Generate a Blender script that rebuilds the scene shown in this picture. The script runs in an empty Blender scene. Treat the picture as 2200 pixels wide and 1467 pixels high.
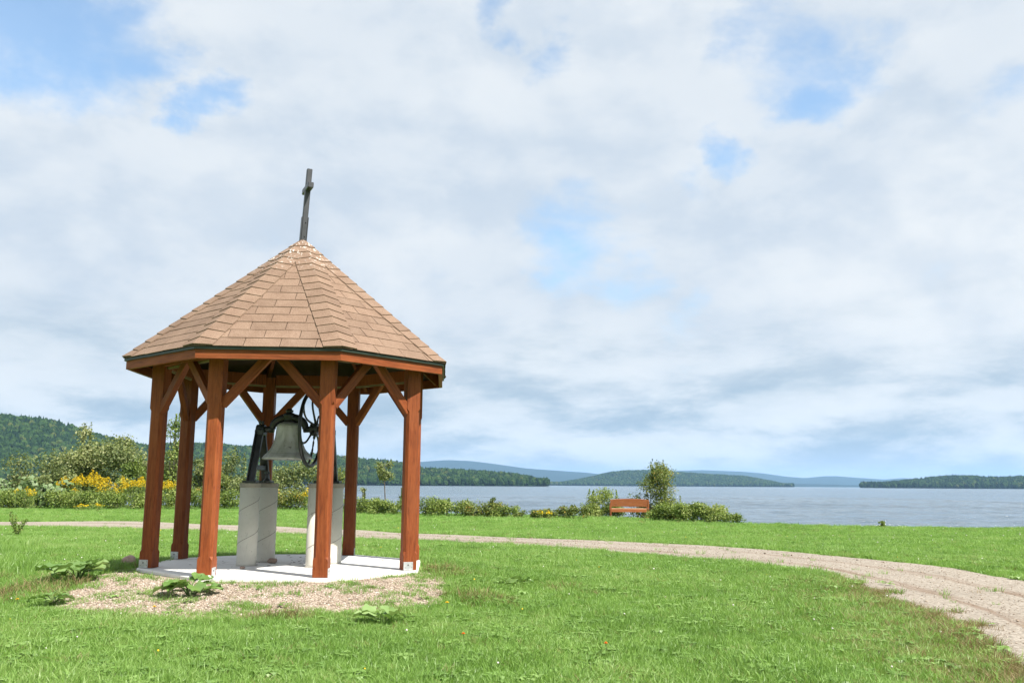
import bpy, bmesh, math, random
import numpy as np
from mathutils import Vector, Matrix, noise as mnoise

random.seed(7)
RNG = np.random.default_rng(11)
SC = bpy.context.scene
COL = SC.collection
R = math.radians

# ------------------------------------------------------------------ camera
F_PX, PITCH, ROLL, CAM_Z = 1902.0, 0.1603, 0.0063, 0.86
PW, PH = 2200.0, 1467.0
_fw = np.array([0, math.cos(PITCH), math.sin(PITCH)])
_up = np.array([0, -math.sin(PITCH), math.cos(PITCH)])
_rt = np.array([1.0, 0, 0])
_r2 = _rt * math.cos(ROLL) + _up * math.sin(ROLL)
_u2 = _up * math.cos(ROLL) - _rt * math.sin(ROLL)
cam_data = bpy.data.cameras.new('camera')
cam_data.sensor_width = 36.0
cam_data.lens = 36.0 * F_PX / PW
cam_data.clip_start = 0.05
cam_data.clip_end = 60000
cam = bpy.data.objects.new('camera', cam_data)
M = Matrix.Identity(4)
for i in range(3):
    M[i][0], M[i][1], M[i][2] = _r2[i], _u2[i], -_fw[i]
M[2][3] = CAM_Z
cam.matrix_world = M
COL.objects.link(cam)
SC.camera = cam

# ------------------------------------------------------------------ light, sky, exposure
SUN_EL, SUN_AZ = R(53), R(-39.5)          # azimuth measured from +X, the sun stands front right of the gazebo
sun_dir = Vector((math.cos(SUN_EL) * math.cos(SUN_AZ), math.cos(SUN_EL) * math.sin(SUN_AZ), math.sin(SUN_EL)))
sd = bpy.data.lights.new('sun', 'SUN')
sd.energy = 5.0
sd.angle = R(0.55)
sd.color = (1.0, 0.95, 0.87)
sun = bpy.data.objects.new('sun', sd)
sun.rotation_euler = (-sun_dir).to_track_quat('-Z', 'Y').to_euler()
COL.objects.link(sun)
SC.view_settings.view_transform = 'Standard'
SC.view_settings.look = 'None'
SC.view_settings.gamma = 1.0
SC.view_settings.exposure = 1.05
SC.view_settings.use_curve_mapping = False
SC.cycles.use_denoising = True
SC.cycles.max_bounces = 6
SC.cycles.diffuse_bounces = 3
SC.cycles.glossy_bounces = 3
SC.cycles.transmission_bounces = 4
SC.cycles.transparent_max_bounces = 6
SC.cycles.volume_bounces = 1
SC.cycles.sample_clamp_indirect = 6.0


class NT:
    """small helper to write node trees"""
    def __init__(self, tree):
        self.t = tree
        tree.nodes.clear()

    def n(self, typ, **kw):
        nd = self.t.nodes.new(typ)
        for k, v in kw.items():
            if k.startswith('i_'):
                nd.inputs[k[2:].replace('_', ' ')].default_value = v
            else:
                setattr(nd, k, v)
        return nd

    def l(self, a, b):
        self.t.links.new(a, b)

    def set(self, sock, v):
        if hasattr(v, 'is_linked') or hasattr(v, 'links'):
            self.l(v, sock)
        else:
            sock.default_value = v

    def math(self, op, a, b=None, c=None, clamp=False):
        nd = self.n('ShaderNodeMath', operation=op)
        nd.use_clamp = clamp
        self.set(nd.inputs[0], a)
        if b is not None:
            self.set(nd.inputs[1], b)
        if c is not None:
            self.set(nd.inputs[2], c)
        return nd.outputs[0]

    def vmath(self, op, a, b=None):
        nd = self.n('ShaderNodeVectorMath', operation=op)
        self.set(nd.inputs[0], a)
        if b is not None:
            self.set(nd.inputs[1], b)
        return nd.outputs['Value'] if op in ('DOT_PRODUCT', 'LENGTH', 'DISTANCE') else nd.outputs[0]

    def mix(self, fac, a, b, blend='MIX'):
        nd = self.n('ShaderNodeMix', data_type='RGBA', blend_type=blend)
        self.set(nd.inputs[0], fac)
        self.set(nd.inputs[6], a if hasattr(a, 'links') else (*a, 1.0)[:4])
        self.set(nd.inputs[7], b if hasattr(b, 'links') else (*b, 1.0)[:4])
        return nd.outputs[2]

    def ramp(self, fac, stops, interp='LINEAR'):
        nd = self.n('ShaderNodeValToRGB')
        cr = nd.color_ramp
        cr.interpolation = interp
        while len(cr.elements) < len(stops):
            cr.elements.new(0.5)
        for e, (p, c) in zip(cr.elements, stops):
            e.position = p
            e.color = (*c, 1.0) if len(c) == 3 else c
        self.l(fac, nd.inputs[0])
        return nd.outputs[0]

    def rampf(self, fac, p0, p1):
        nd = self.n('ShaderNodeMapRange', interpolation_type='SMOOTHSTEP')
        self.set(nd.inputs[0], fac)
        nd.inputs[1].default_value = p0
        nd.inputs[2].default_value = p1
        return nd.outputs[0]

    def noise(self, vec, scale, detail=4.0, rough=0.55, dist=0.0, out='Fac'):
        nd = self.n('ShaderNodeTexNoise')
        nd.inputs['Scale'].default_value = scale
        nd.inputs['Detail'].default_value = detail
        nd.inputs['Roughness'].default_value = rough
        nd.inputs['Distortion'].default_value = dist
        if vec is not None:
            self.l(vec, nd.inputs['Vector'])
        return nd.outputs[out]

    def mapping(self, vec, scale=(1, 1, 1), loc=(0, 0, 0), rot=(0, 0, 0)):
        nd = self.n('ShaderNodeMapping')
        nd.inputs['Scale'].default_value = scale
        nd.inputs['Location'].default_value = loc
        nd.inputs['Rotation'].default_value = rot
        self.l(vec, nd.inputs['Vector'])
        return nd.outputs[0]


def pix_dir(x, y):
    d = _fw + (x - PW / 2) / F_PX * _r2 - (y - PH / 2) / F_PX * _u2
    return d / np.linalg.norm(d)


world = bpy.data.worlds.new('World')
SC.world = world
world.use_nodes = True
nt = NT(world.node_tree)
tc = nt.n('ShaderNodeTexCoord')
dvec = nt.vmath('NORMALIZE', tc.outputs['Generated'])
sky = nt.n('ShaderNodeTexSky', sky_type='NISHITA')
sky.sun_disc = False
sky.sun_elevation = SUN_EL
sky.sun_rotation = math.pi / 2 - SUN_AZ
sky.air_density = 1.0
sky.dust_density = 1.2
sky.ozone_density = 1.6
sep = nt.n('ShaderNodeSeparateXYZ')
nt.l(dvec, sep.inputs[0])
dz = nt.math('MAXIMUM', sep.outputs['Z'], 0.0)
inv = nt.math('DIVIDE', 1.0, nt.math('ADD', dz, 0.16))
comb = nt.n('ShaderNodeCombineXYZ')
nt.l(nt.math('MULTIPLY', sep.outputs['X'], inv), comb.inputs[0])
nt.l(nt.math('MULTIPLY', sep.outputs['Y'], inv), comb.inputs[1])
cp = nt.mapping(comb.outputs[0], scale=(1.0, 1.0, 1.0), loc=(3.1, 7.7, 0.0))
warp = nt.noise(nt.mapping(dvec, scale=(1, 1, 1.4)), 5.0, 7.0, 0.6, 0.0, out='Color')
wv_ = nt.n('ShaderNodeVectorMath', operation='MULTIPLY_ADD')
nt.l(warp, wv_.inputs[0])
wv_.inputs[1].default_value = (0.22, 0.22, 0.20)
wv_.inputs[2].default_value = (-0.11, -0.11, -0.10)
dwarp = nt.vmath('NORMALIZE', nt.vmath('ADD', dvec, wv_.outputs[0]))
n_big = nt.noise(cp, 1.15, 6.0, 0.5, 0.0)


def billow(scale_z, scale, loc, off):
    """cloud density, and how much brighter its sunlit upper side is than its base"""
    va = nt.mapping(dvec, scale=(1, 1, scale_z), loc=loc)
    vb = nt.mapping(dvec, scale=(1, 1, scale_z), loc=(loc[0] + off[0], loc[1] + off[1], loc[2] + off[2]))
    na = nt.noise(va, scale, 10.0, 0.6, 0.12)
    nb_ = nt.noise(vb, scale, 5.0, 0.5, 0.12)
    return na, nt.math('SUBTRACT', na, nb_)


pA, pR = billow(1.7, 5.2, (0.3, 0.1, 0.7), (0.02, 0.0, 0.055))
qA, qR = billow(3.1, 5.4, (1.3, 0.6, 0.2), (0.015, 0.0, 0.075))
# openings in the cloud deck, at their places in the sky
gaps = [(120, 30, 0.11, .9), (270, 80, 0.06, .8), (10, 80, 0.07, .65), (465, 205, 0.04, 0.75),
        (1215, 100, 0.035, .6), (1090, 10, 0.035, .6), (1640, 40, 0.05, 0.45), (1740, 140, 0.075, 0.6), (1790, 205, 0.05, 0.85), (1880, 120, 0.05, 0.6),
        (1600, 335, 0.045, 0.85), (1500, 390, 0.035, .55), (1250, 500, 0.07, 0.5),
        (1320, 600, 0.05, 0.5), (1450, 715, 0.04, .4), (2185, 150, 0.045, .6)]
gsum = None
for gx_, gy_, rad, amp in gaps:
    gd = pix_dir(gx_, gy_)
    dt = nt.vmath('DOT_PRODUCT', dwarp, tuple(gd))
    v = nt.math('MULTIPLY', nt.math('SUBTRACT', dt, math.cos(rad * 1.25)), amp / (1 - math.cos(rad * 1.25)))
    v = nt.math('MAXIMUM', v, 0.0)
    gsum = v if gsum is None else nt.math('MAXIMUM', gsum, v)
dens = nt.math('MULTIPLY_ADD', n_big, 0.4, nt.math('MULTIPLY', pA, 0.85))
dens = nt.math('SUBTRACT', dens, nt.math('MULTIPLY', gsum, 0.5))
cover = nt.rampf(dens, 0.18, 0.50)
cover = nt.math('MULTIPLY_ADD', cover, 0.80, 0.20)
# brightness of the cloud: sunlit tops, greyer bases; low clouds show more of their bases
low = nt.rampf(nt.math('MULTIPLY_ADD', qA, 0.20, sep.outputs['Z']), 0.32, 0.12)
big = nt.rampf(nt.noise(nt.mapping(dvec, scale=(1, 1, 1.6), loc=(2.2, 0.4, 0.9)), 2.6, 5.0, 0.5, 0.2), 0.36, 0.62)
g1 = nt.math('MULTIPLY_ADD', nt.rampf(pR, -0.15, 0.11), 0.55, nt.math('MULTIPLY', big, 0.45))
g2 = nt.math('MULTIPLY_ADD', nt.rampf(qR, -0.14, 0.12), 0.62, nt.math('MULTIPLY', nt.rampf(qA, 0.38, 0.60), 0.38))
hi_col = nt.mix(g1, (2.72, 3.12, 3.6), (3.82, 4.0, 4.15))
lo_col = nt.mix(g2, (1.85, 2.4, 2.9), (3.85, 4.1, 4.25))
hor = nt.rampf(nt.math('MULTIPLY_ADD', qA, 0.05, sep.outputs['Z']), 0.075, 0.02)
lo_col = nt.mix(nt.math('MULTIPLY', hor, 0.6), lo_col, (2.7, 3.05, 3.5))
ccol = nt.mix(low, hi_col, lo_col)
skyc = nt.mix(1.0, sky.outputs[0], (0.92, 1.12, 1.14), 'MULTIPLY')
skycol = nt.mix(cover, skyc, ccol)
bg = nt.n('ShaderNodeBackground')
nt.l(skycol, bg.inputs[0])
bg.inputs[1].default_value = 0.11
wo = nt.n('ShaderNodeOutputWorld')
nt.l(bg.outputs[0], wo.inputs[0])


# ------------------------------------------------------------------ object helpers
def mesh_data(name, verts, faces, mat=None, smooth=False):
    me = bpy.data.meshes.new(name)
    me.from_pydata([tuple(v) for v in verts], [], [tuple(f) for f in faces])
    if mat:
        me.materials.append(mat)
    if smooth:
        me.polygons.foreach_set('use_smooth', [True] * len(me.polygons))
    me.update()
    return me


def link(name, data, parent=None, loc=None, rot=None):
    o = bpy.data.objects.new(name, data)
    COL.objects.link(o)
    if parent:
        o.parent = parent
    if loc is not None:
        o.location = loc
    if rot is not None:
        o.rotation_euler = rot
    return o


def obj(name, verts, faces, mat, parent=None, smooth=False):
    return link(name, mesh_data(name, verts, faces, mat, smooth), parent)


def np_mesh(name, V, Fq, mat, tint=None, smooth=False):
    """fast mesh from numpy arrays; Fq is (n,k) with k = 3 or 4"""
    me = bpy.data.meshes.new(name)
    V = np.asarray(V, np.float32)
    Fq = np.asarray(Fq, np.int32)
    n, k = Fq.shape
    me.vertices.add(len(V))
    me.vertices.foreach_set('co', V.ravel())
    me.loops.add(n * k)
    me.loops.foreach_set('vertex_index', Fq.ravel())
    me.polygons.add(n)
    me.polygons.foreach_set('loop_start', np.arange(0, n * k, k, dtype=np.int32))
    me.polygons.foreach_set('loop_total', np.full(n, k, np.int32))
    if smooth:
        me.polygons.foreach_set('use_smooth', np.ones(n, bool))
    me.materials.append(mat)
    me.update(calc_edges=True)
    if tint is not None:
        at = me.attributes.new('tint', 'FLOAT', 'FACE')
        at.data.foreach_set('value', np.asarray(tint, np.float32))
    return me


def tag(o, label=None, cat=None, group=None, kind=None):
    if label:
        o['label'] = label
    if cat:
        o['category'] = cat
    if group:
        o['group'] = group
    if kind:
        o['kind'] = kind
    return o


def empty(name, loc=(0, 0, 0), rz=0.0):
    o = bpy.data.objects.new(name, None)
    o.empty_display_size = 0.1
    COL.objects.link(o)
    o.location = loc
    o.rotation_euler = (0, 0, rz)
    return o


class MB:
    """collects simple solids into one mesh"""
    def __init__(self):
        self.v, self.f = [], []

    def add(self, verts, faces):
        n = len(self.v)
        self.v += [Vector(v) for v in verts]
        self.f += [tuple(i + n for i in f) for f in faces]
        return self

    def box(self, c, s, mat=None, bev=0.0):
        """c centre, s full size; optional 3x3/4x4 matrix for orientation about c; bev = chamfer"""
        bm = bmesh.new()
        bmesh.ops.create_cube(bm, size=1.0)
        for v in bm.verts:
            v.co = Vector((v.co.x * s[0], v.co.y * s[1], v.co.z * s[2]))
        if bev > 0:
            bmesh.ops.bevel(bm, geom=list(bm.edges), offset=bev, segments=1, affect='EDGES', profile=0.5)
        bm.verts.index_update()
        vs = []
        for v in bm.verts:
            q = v.co.copy()
            if mat is not None:
                q = mat @ q
            vs.append(q + Vector(c))
        self.add(vs, [[v.index for v in f.verts] for f in bm.faces])
        bm.free()
        return self

    def beam(self, a, b, w, h, up=(0, 0, 1), bev=0.0):
        """bar from a to b, w across, h along up"""
        a, b = Vector(a), Vector(b)
        d = (b - a)
        L = d.length
        z = d.normalized()
        u = Vector(up)
        x = u.cross(z).normalized()
        y = z.cross(x)
        m = Matrix((x, y, z)).transposed()
        return self.box((a + b) / 2, (w, h, L), m, bev)

    def lathe(self, prof, n=32, c=(0, 0, 0), mat=None, close=False):
        base = len(self.v)
        vs, fs = [], []
        for r, z in prof:
            for i in range(n):
                a = 2 * math.pi * i / n
                q = Vector((r * math.cos(a), r * math.sin(a), z))
                if mat is not None:
                    q = mat @ q
                vs.append(q + Vector(c))
        m = len(prof)
        rng = m if close else m - 1
        for j in range(rng):
            for i in range(n):
                a, b = j * n + i, j * n + (i + 1) % n
                j2 = (j + 1) % m
                fs.append((a, b, j2 * n + (i + 1) % n, j2 * n + i))
        if not close:
            fs.append(tuple(range(n - 1, -1, -1)))
            fs.append(tuple((m - 1) * n + i for i in range(n)))
        return self.add(vs, fs)

    def tube(self, pts, rad, n=8, closed=False, flat=1.0, up=(0, 0, 1)):
        """tube through points; rad scalar or list"""
        pts = [Vector(p) for p in pts]
        m = len(pts)
        rr = rad if hasattr(rad, '__len__') else [rad] * m
        vs, fs = [], []
        for i, p in enumerate(pts):
            if closed:
                d = pts[(i + 1) % m] - pts[i - 1]
            else:
                d = pts[min(i + 1, m - 1)] - pts[max(i - 1, 0)]
            d.normalize()
            u = Vector(up)
            if abs(u.dot(d)) > 0.97:
                u = Vector((1, 0, 0))
            x = u.cross(d).normalized()
            y = d.cross(x)
            for k in range(n):
                a = 2 * math.pi * k / n
                vs.append(p + (x * math.cos(a) * flat + y * math.sin(a)) * rr[i])
        for i in range(m if closed else m - 1):
            for k in range(n):
                a, b = i * n + k, i * n + (k + 1) % n
                i2 = (i + 1) % m
                fs.append((a, b, i2 * n + (k + 1) % n, i2 * n + k))
        if not closed:
            fs.append(tuple(range(n - 1, -1, -1)))
            fs.append(tuple((m - 1) * n + k for k in range(n)))
        return self.add(vs, fs)

    def build(self, name, mat, parent=None, smooth=False):
        return obj(name, self.v, self.f, mat, parent, smooth)


# ------------------------------------------------------------------ materials
def new_mat(name):
    m = bpy.data.materials.new(name)
    m.use_nodes = True
    return m, NT(m.node_tree)


def finish(t, shader, disp=None):
    o = t.n('ShaderNodeOutputMaterial')
    t.l(shader, o.inputs[0])


def principled(t, col, rough=0.6, bump=None, bump_d=0.01, bump_s=0.5, metallic=0.0, spec=0.4):
    p = t.n('ShaderNodeBsdfPrincipled')
    t.set(p.inputs['Base Color'], col if hasattr(col, 'links') else (*col, 1.0))
    t.set(p.inputs['Roughness'], rough)
    p.inputs['Metallic'].default_value = metallic
    p.inputs['Specular IOR Level'].default_value = spec
    if bump is not None:
        b = t.n('ShaderNodeBump')
        b.inputs['Strength'].default_value = bump_s
        b.inputs['Distance'].default_value = bump_d
        t.l(bump, b.inputs['Height'])
        t.l(b.outputs[0], p.inputs['Normal'])
    return p.outputs[0]


def mat_wood(name, axis_scale=(14, 14, 1.1), c0=(0.088, 0.019, 0.006), c1=(0.19, 0.046, 0.0125), c2=(0.24, 0.066, 0.020)):
    m, t = new_mat(name)
    tc = t.n('ShaderNodeTexCoord')
    oi = t.n('ShaderNodeObjectInfo')
    off = t.n('ShaderNodeCombineXYZ')
    t.l(t.math('MULTIPLY', oi.outputs['Random'], 37.0), off.inputs[0])
    t.l(t.math('MULTIPLY', oi.outputs['Random'], 11.0), off.inputs[2])
    v = t.vmath('ADD', tc.outputs['Object'], off.outputs[0])
    g = t.noise(t.mapping(v, scale=axis_scale), 3.2, 6, 0.6, 0.8)
    g2 = t.noise(t.mapping(v, scale=axis_scale), 16.0, 4, 0.6, 0.3)
    blot = t.noise(v, 2.3, 4, 0.6, 0.2)
    vo = t.n('ShaderNodeTexVoronoi')
    vo.inputs['Scale'].default_value = 4.2
    t.l(t.mapping(v, scale=(2.2, 2.2, 0.9)), vo.inputs['Vector'])
    knot = t.rampf(vo.outputs['Distance'], 0.10, 0.05)
    fac = t.math('MULTIPLY_ADD', g, 0.65, t.math('MULTIPLY', g2, 0.35))
    col = t.ramp(fac, [(0.34, c0), (0.5, c1), (0.64, c2)])
    col = t.mix(t.rampf(blot, 0.35, 0.75), col, t.mix(0.5, col, (0.25, 0.075, 0.026)))
    col = t.mix(t.math('MULTIPLY', knot, 0.65), col, (0.13, 0.03, 0.012))
    crack = t.noise(t.mapping(v, scale=tuple(a * 2.2 if a > 2 else a * 0.7 for a in axis_scale)), 2.4, 2, 0.5, 0.1)
    col = t.mix(t.math('MULTIPLY', t.rampf(crack, 0.69, 0.73), 0.7), col, (0.03, 0.010, 0.005))
    hue = t.math('MULTIPLY_ADD', oi.outputs['Random'], 0.3, 0.85)
    hsv = t.n('ShaderNodeHueSaturation')
    t.l(col, hsv.inputs['Color'])
    t.l(hue, hsv.inputs['Value'])
    rough = t.math('MULTIPLY_ADD', g2, 0.25, 0.45)
    finish(t, principled(t, hsv.outputs[0], rough, t.math('ADD', g, t.math('MULTIPLY', g2, 0.6)), 0.004, 0.5, spec=0.22))
    return m


def mat_noise(name, c0, c1, scale=6.0, rough=0.7, bump_d=0.004, bump_s=0.4, metallic=0.0, detail=6, spec=0.35, rnd=0.0, coords='Object', lo=0.3, hi=0.7):
    m, t = new_mat(name)
    tc = t.n('ShaderNodeTexCoord')
    n = t.noise(tc.outputs[coords], scale, detail, 0.6, 0.2)
    col = t.ramp(n, [(lo, c0), (hi, c1)])
    if rnd:
        oi = t.n('ShaderNodeObjectInfo')
        hsv = t.n('ShaderNodeHueSaturation')
        t.l(col, hsv.inputs['Color'])
        t.l(t.math('MULTIPLY_ADD', oi.outputs['Random'], rnd, 1 - rnd / 2), hsv.inputs['Value'])
        col = hsv.outputs[0]
    finish(t, principled(t, col, rough, n, bump_d, bump_s, metallic, spec))
    return m


def mat_foliage(name, stops, transl=0.35, rough=0.5, attr=True, patch=None, gloss=0.04):
    """leaf material: colour comes from a per-leaf (or per-instance) random value"""
    m, t = new_mat(name)
    if attr:
        a = t.n('ShaderNodeAttribute', attribute_name='tint')
        fac = a.outputs['Fac']
    else:
        fac = t.n('ShaderNodeObjectInfo').outputs['Random']
    if patch:
        g = t.n('ShaderNodeNewGeometry')
        pn = t.noise(g.outputs['Position'], patch, 4, 0.6)
        fac = t.math('MULTIPLY_ADD', fac, 0.6, t.math('MULTIPLY_ADD', pn, 1.5, -0.55))
    col = t.ramp(fac, stops)
    d = t.n('ShaderNodeBsdfDiffuse')
    t.l(col, d.inputs[0])
    tr = t.n('ShaderNodeBsdfTranslucent')
    t.l(t.mix(0.35, col, t.mix(1.0, col, (1.5, 1.5, 0.5), 'MULTIPLY')), tr.inputs[0])
    mx = t.n('ShaderNodeMixShader')
    mx.inputs[0].default_value = transl
    t.l(d.outputs[0], mx.inputs[1])
    t.l(tr.outputs[0], mx.inputs[2])
    gl = t.n('ShaderNodeBsdfGlossy')
    gl.inputs['Roughness'].default_value = rough
    gl.inputs[0].default_value = (1, 1, 1, 1)
    m2 = t.n('ShaderNodeMixShader')
    m2.inputs[0].default_value = gloss
    t.l(mx.outputs[0], m2.inputs[1])
    t.l(gl.outputs[0], m2.inputs[2])
    finish(t, m2.outputs[0])
    return m


WOOD = mat_wood('stained_wood')
WOOD_X = mat_wood('stained_wood_lengthwise', (1.1, 14, 14))
PLY = mat_noise('pale_plywood', (0.16, 0.115, 0.06), (0.26, 0.19, 0.11), 9, 0.75)
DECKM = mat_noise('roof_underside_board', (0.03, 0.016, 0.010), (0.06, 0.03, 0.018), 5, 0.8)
DRIP = mat_noise('dark_green_drip_edge', (0.012, 0.02, 0.014), (0.028, 0.04, 0.028), 5, 0.45)
GALV = mat_noise('galvanised_steel', (0.42, 0.44, 0.46), (0.60, 0.61, 0.62), 25, 0.42, 0.001, 0.3, metallic=0.55)
SCREW = mat_noise('dark_screw', (0.05, 0.05, 0.05), (0.1, 0.1, 0.1), 20, 0.4)
IRON = mat_noise('black_painted_iron', (0.008, 0.010, 0.012), (0.028, 0.030, 0.033), 14, 0.42, 0.003, 0.4, spec=0.5)
CROSSM = mat_noise('dark_grey_metal_paint', (0.022, 0.024, 0.029), (0.042, 0.043, 0.05), 8, 0.4, 0.001, 0.2, spec=0.6)
STONE = mat_noise('weathered_stone', (0.20, 0.13, 0.10), (0.46, 0.36, 0.30), 5, 0.85, 0.01, 0.5)
STONE_PINK = mat_noise('pinkish_granite', (0.30, 0.17, 0.13), (0.55, 0.44, 0.38), 9, 0.85, 0.01, 0.5)
BARK = mat_noise('grey_brown_bark', (0.05, 0.04, 0.03), (0.14, 0.115, 0.09), 8, 0.9, 0.01, 0.6)
STEMG = mat_noise('green_stem', (0.06, 0.10, 0.03), (0.12, 0.17, 0.05), 8, 0.7)


def mat_concrete(name, c0, c1, seams=False):
    m, t = new_mat(name)
    tc = t.n('ShaderNodeTexCoord')
    v = tc.outputs['Object']
    n1 = t.noise(v, 3.0, 6, 0.6, 0.3)
    n2 = t.noise(v, 60.0, 3, 0.6)
    n3 = t.noise(t.mapping(v, scale=(1, 1, 0.35)), 14.0, 4, 0.65, 0.5)
    col = t.ramp(n1, [(0.3, c0), (0.7, c1)])
    col = t.mix(t.math('MULTIPLY', t.rampf(n3, 0.60, 0.74), 0.5), col, tuple(x * 0.45 for x in c0))
    n5 = t.noise(v, 1.6, 6, 0.65, 0.8)
    col = t.mix(t.math('MULTIPLY', t.rampf(n5, 0.52, 0.72), 0.42), col, tuple(x * k for x, k in zip(c0, (0.62, 0.57, 0.5))))
    col = t.mix(t.math('MULTIPLY', t.rampf(n2, 0.66, 0.72), 0.55), col, (0.06, 0.05, 0.045))
    h = t.math('MULTIPLY_ADD', n2, 0.4, n1)
    finish(t, principled(t, col, 0.85, h, 0.004, 0.4, spec=0.25))
    return m


CONC_SLAB = mat_concrete('pale_slab_concrete', (0.60, 0.59, 0.57), (0.70, 0.69, 0.665))
CONC_PILLAR = mat_concrete('cast_pillar_concrete', (0.50, 0.48, 0.42), (0.62, 0.60, 0.53))
CONC_CAP = mat_concrete('dark_pillar_cap', (0.20, 0.185, 0.155), (0.29, 0.27, 0.23))
SEAMM = mat_noise('dark_seam', (0.17, 0.16, 0.145), (0.27, 0.25, 0.22), 20, 0.9)


def mat_shingle():
    m, t = new_mat('tan_asphalt_shingle')
    tc = t.n('ShaderNodeTexCoord')
    oi = t.n('ShaderNodeObjectInfo')
    g = t.n('ShaderNodeNewGeometry')
    v = g.outputs['Position']
    n1 = t.noise(v, 150.0, 2, 0.7)
    n2 = t.noise(v, 5.0, 5, 0.6, 0.2)
    fac = t.math('MULTIPLY_ADD', n1, 0.75, t.math('MULTIPLY', n2, 0.25))
    col = t.ramp(fac, [(0.30, (0.095, 0.058, 0.040)), (0.5, (0.185, 0.122, 0.086)), (0.70, (0.28, 0.205, 0.155))])
    hsv = t.n('ShaderNodeHueSaturation')
    t.l(col, hsv.inputs['Color'])
    t.l(t.math('MULTIPLY_ADD', oi.outputs['Random'], 0.20, 0.88), hsv.inputs['Value'])
    # bird droppings below the cross: white streaks of their own shape
    sp = t.n('ShaderNodeSeparateXYZ')
    t.l(v, sp.inputs[0])
    st = t.noise(t.mapping(v, scale=(5.5, 5.5, 1.2)), 5.5, 4, 0.55, 1.0)
    msk = t.math('MULTIPLY', t.rampf(st, 0.60, 0.63), t.rampf(sp.outputs['Z'], 3.05, 3.40))
    col = t.mix(t.math('MULTIPLY', msk, 0.85), hsv.outputs[0], (0.72, 0.70, 0.66))
    finish(t, principled(t, col, 0.9, n1, 0.003, 0.5, spec=0.2))
    return m


SHINGLE = mat_shingle()


def mat_bell():
    m, t = new_mat('weathered_bell_bronze')
    tc = t.n('ShaderNodeTexCoord')
    v = tc.outputs['Object']
    n1 = t.noise(t.mapping(v, scale=(3, 3, 1.2)), 3.5, 6, 0.6, 0.4)
    n2 = t.noise(v, 22, 4, 0.6, 0.4)
    col = t.ramp(n1, [(0.3, (0.28, 0.28, 0.255)), (0.5, (0.45, 0.45, 0.44)), (0.72, (0.58, 0.58, 0.585))])
    col = t.mix(t.math('MULTIPLY', t.rampf(n2, 0.60, 0.72), 0.6), col, (0.04, 0.04, 0.035))
    finish(t, principled(t, col, 0.5, n2, 0.002, 0.3, metallic=0.25, spec=0.4))
    return m


BELLM = mat_bell()

# ------------------------------------------------------------------ terrain
GX, GY, GYAW = -2.396, 9.80, 0.0749
R_POST, R_EAVE, Z_EB, Z_ET, R_SH, Z_SH, Z_APEX = 1.4026, 1.7503, 2.003, 2.0909, 1.7687, 2.1212, 3.60
LAKE_Z = -1.5
HAZE = 0.6e-4


def sstep(a, b, x):
    t = np.clip((x - a) / (b - a), 0, 1)
    return t * t * (3 - 2 * t)


def pix_at(x, y, z):
    d = _fw + (x - PW / 2) / F_PX * _r2 - (y - PH / 2) / F_PX * _u2
    t = (z - CAM_Z) / d[2]
    return np.array([d[0] * t, d[1] * t, z])


def pix_depth(x, y, D):
    d = _fw + (x - PW / 2) / F_PX * _r2 - (y - PH / 2) / F_PX * _u2
    return np.array([0, 0, CAM_Z]) + d * (D / d[1])


_sh = [pix_at(a, b, -0.62) for a, b in ((-700, 1096), (0, 1091), (150, 1087), (330, 1087), (600, 1090), (800, 1100), (900, 1106), (1100, 1108),
                                        (1250, 1111), (1400, 1115), (1590, 1125), (1900, 1136), (2200, 1136.5), (2900, 1139))]
SHX = np.array([p[0] for p in _sh])
SHY = np.array([p[1] for p in _sh])


def shore_y(x):
    return np.interp(x, SHX, SHY)


def gz(x, y):
    x = np.asarray(x, float)
    y = np.asarray(y, float)
    z = -0.20 - 0.42 * sstep(9, 34, y)
    r = np.hypot(x - GX, y - GY)
    z = z + 0.155 * (1 - sstep(1.5, 3.2, r))
    und = 0.018 * np.sin(x * 0.9 + 1.3 * np.sin(y * 0.35)) * np.sin(y * 0.7 + 0.6) + 0.03 * np.sin(x * 0.21 + 2) * np.sin(y * 0.17)
    z = z + und * sstep(1.5, 2.6, r)
    s = y - shore_y(x)
    z = z - 1.6 * sstep(0.3, 5.0, s) - 2.5 * sstep(4, 60, s)
    return z


def pix_ground(x, y):
    z = -0.25
    for _ in range(12):
        p = pix_at(x, y, z)
        z = 0.5 * z + 0.5 * float(gz(p[0], p[1]))
    return np.array([p[0], p[1], float(gz(p[0], p[1]))])


def grid_axis(parts):
    out = []
    for a, b, s in parts:
        out += list(np.arange(a, b - 1e-6, s))
    return np.array(out + [parts[-1][1]])


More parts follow.
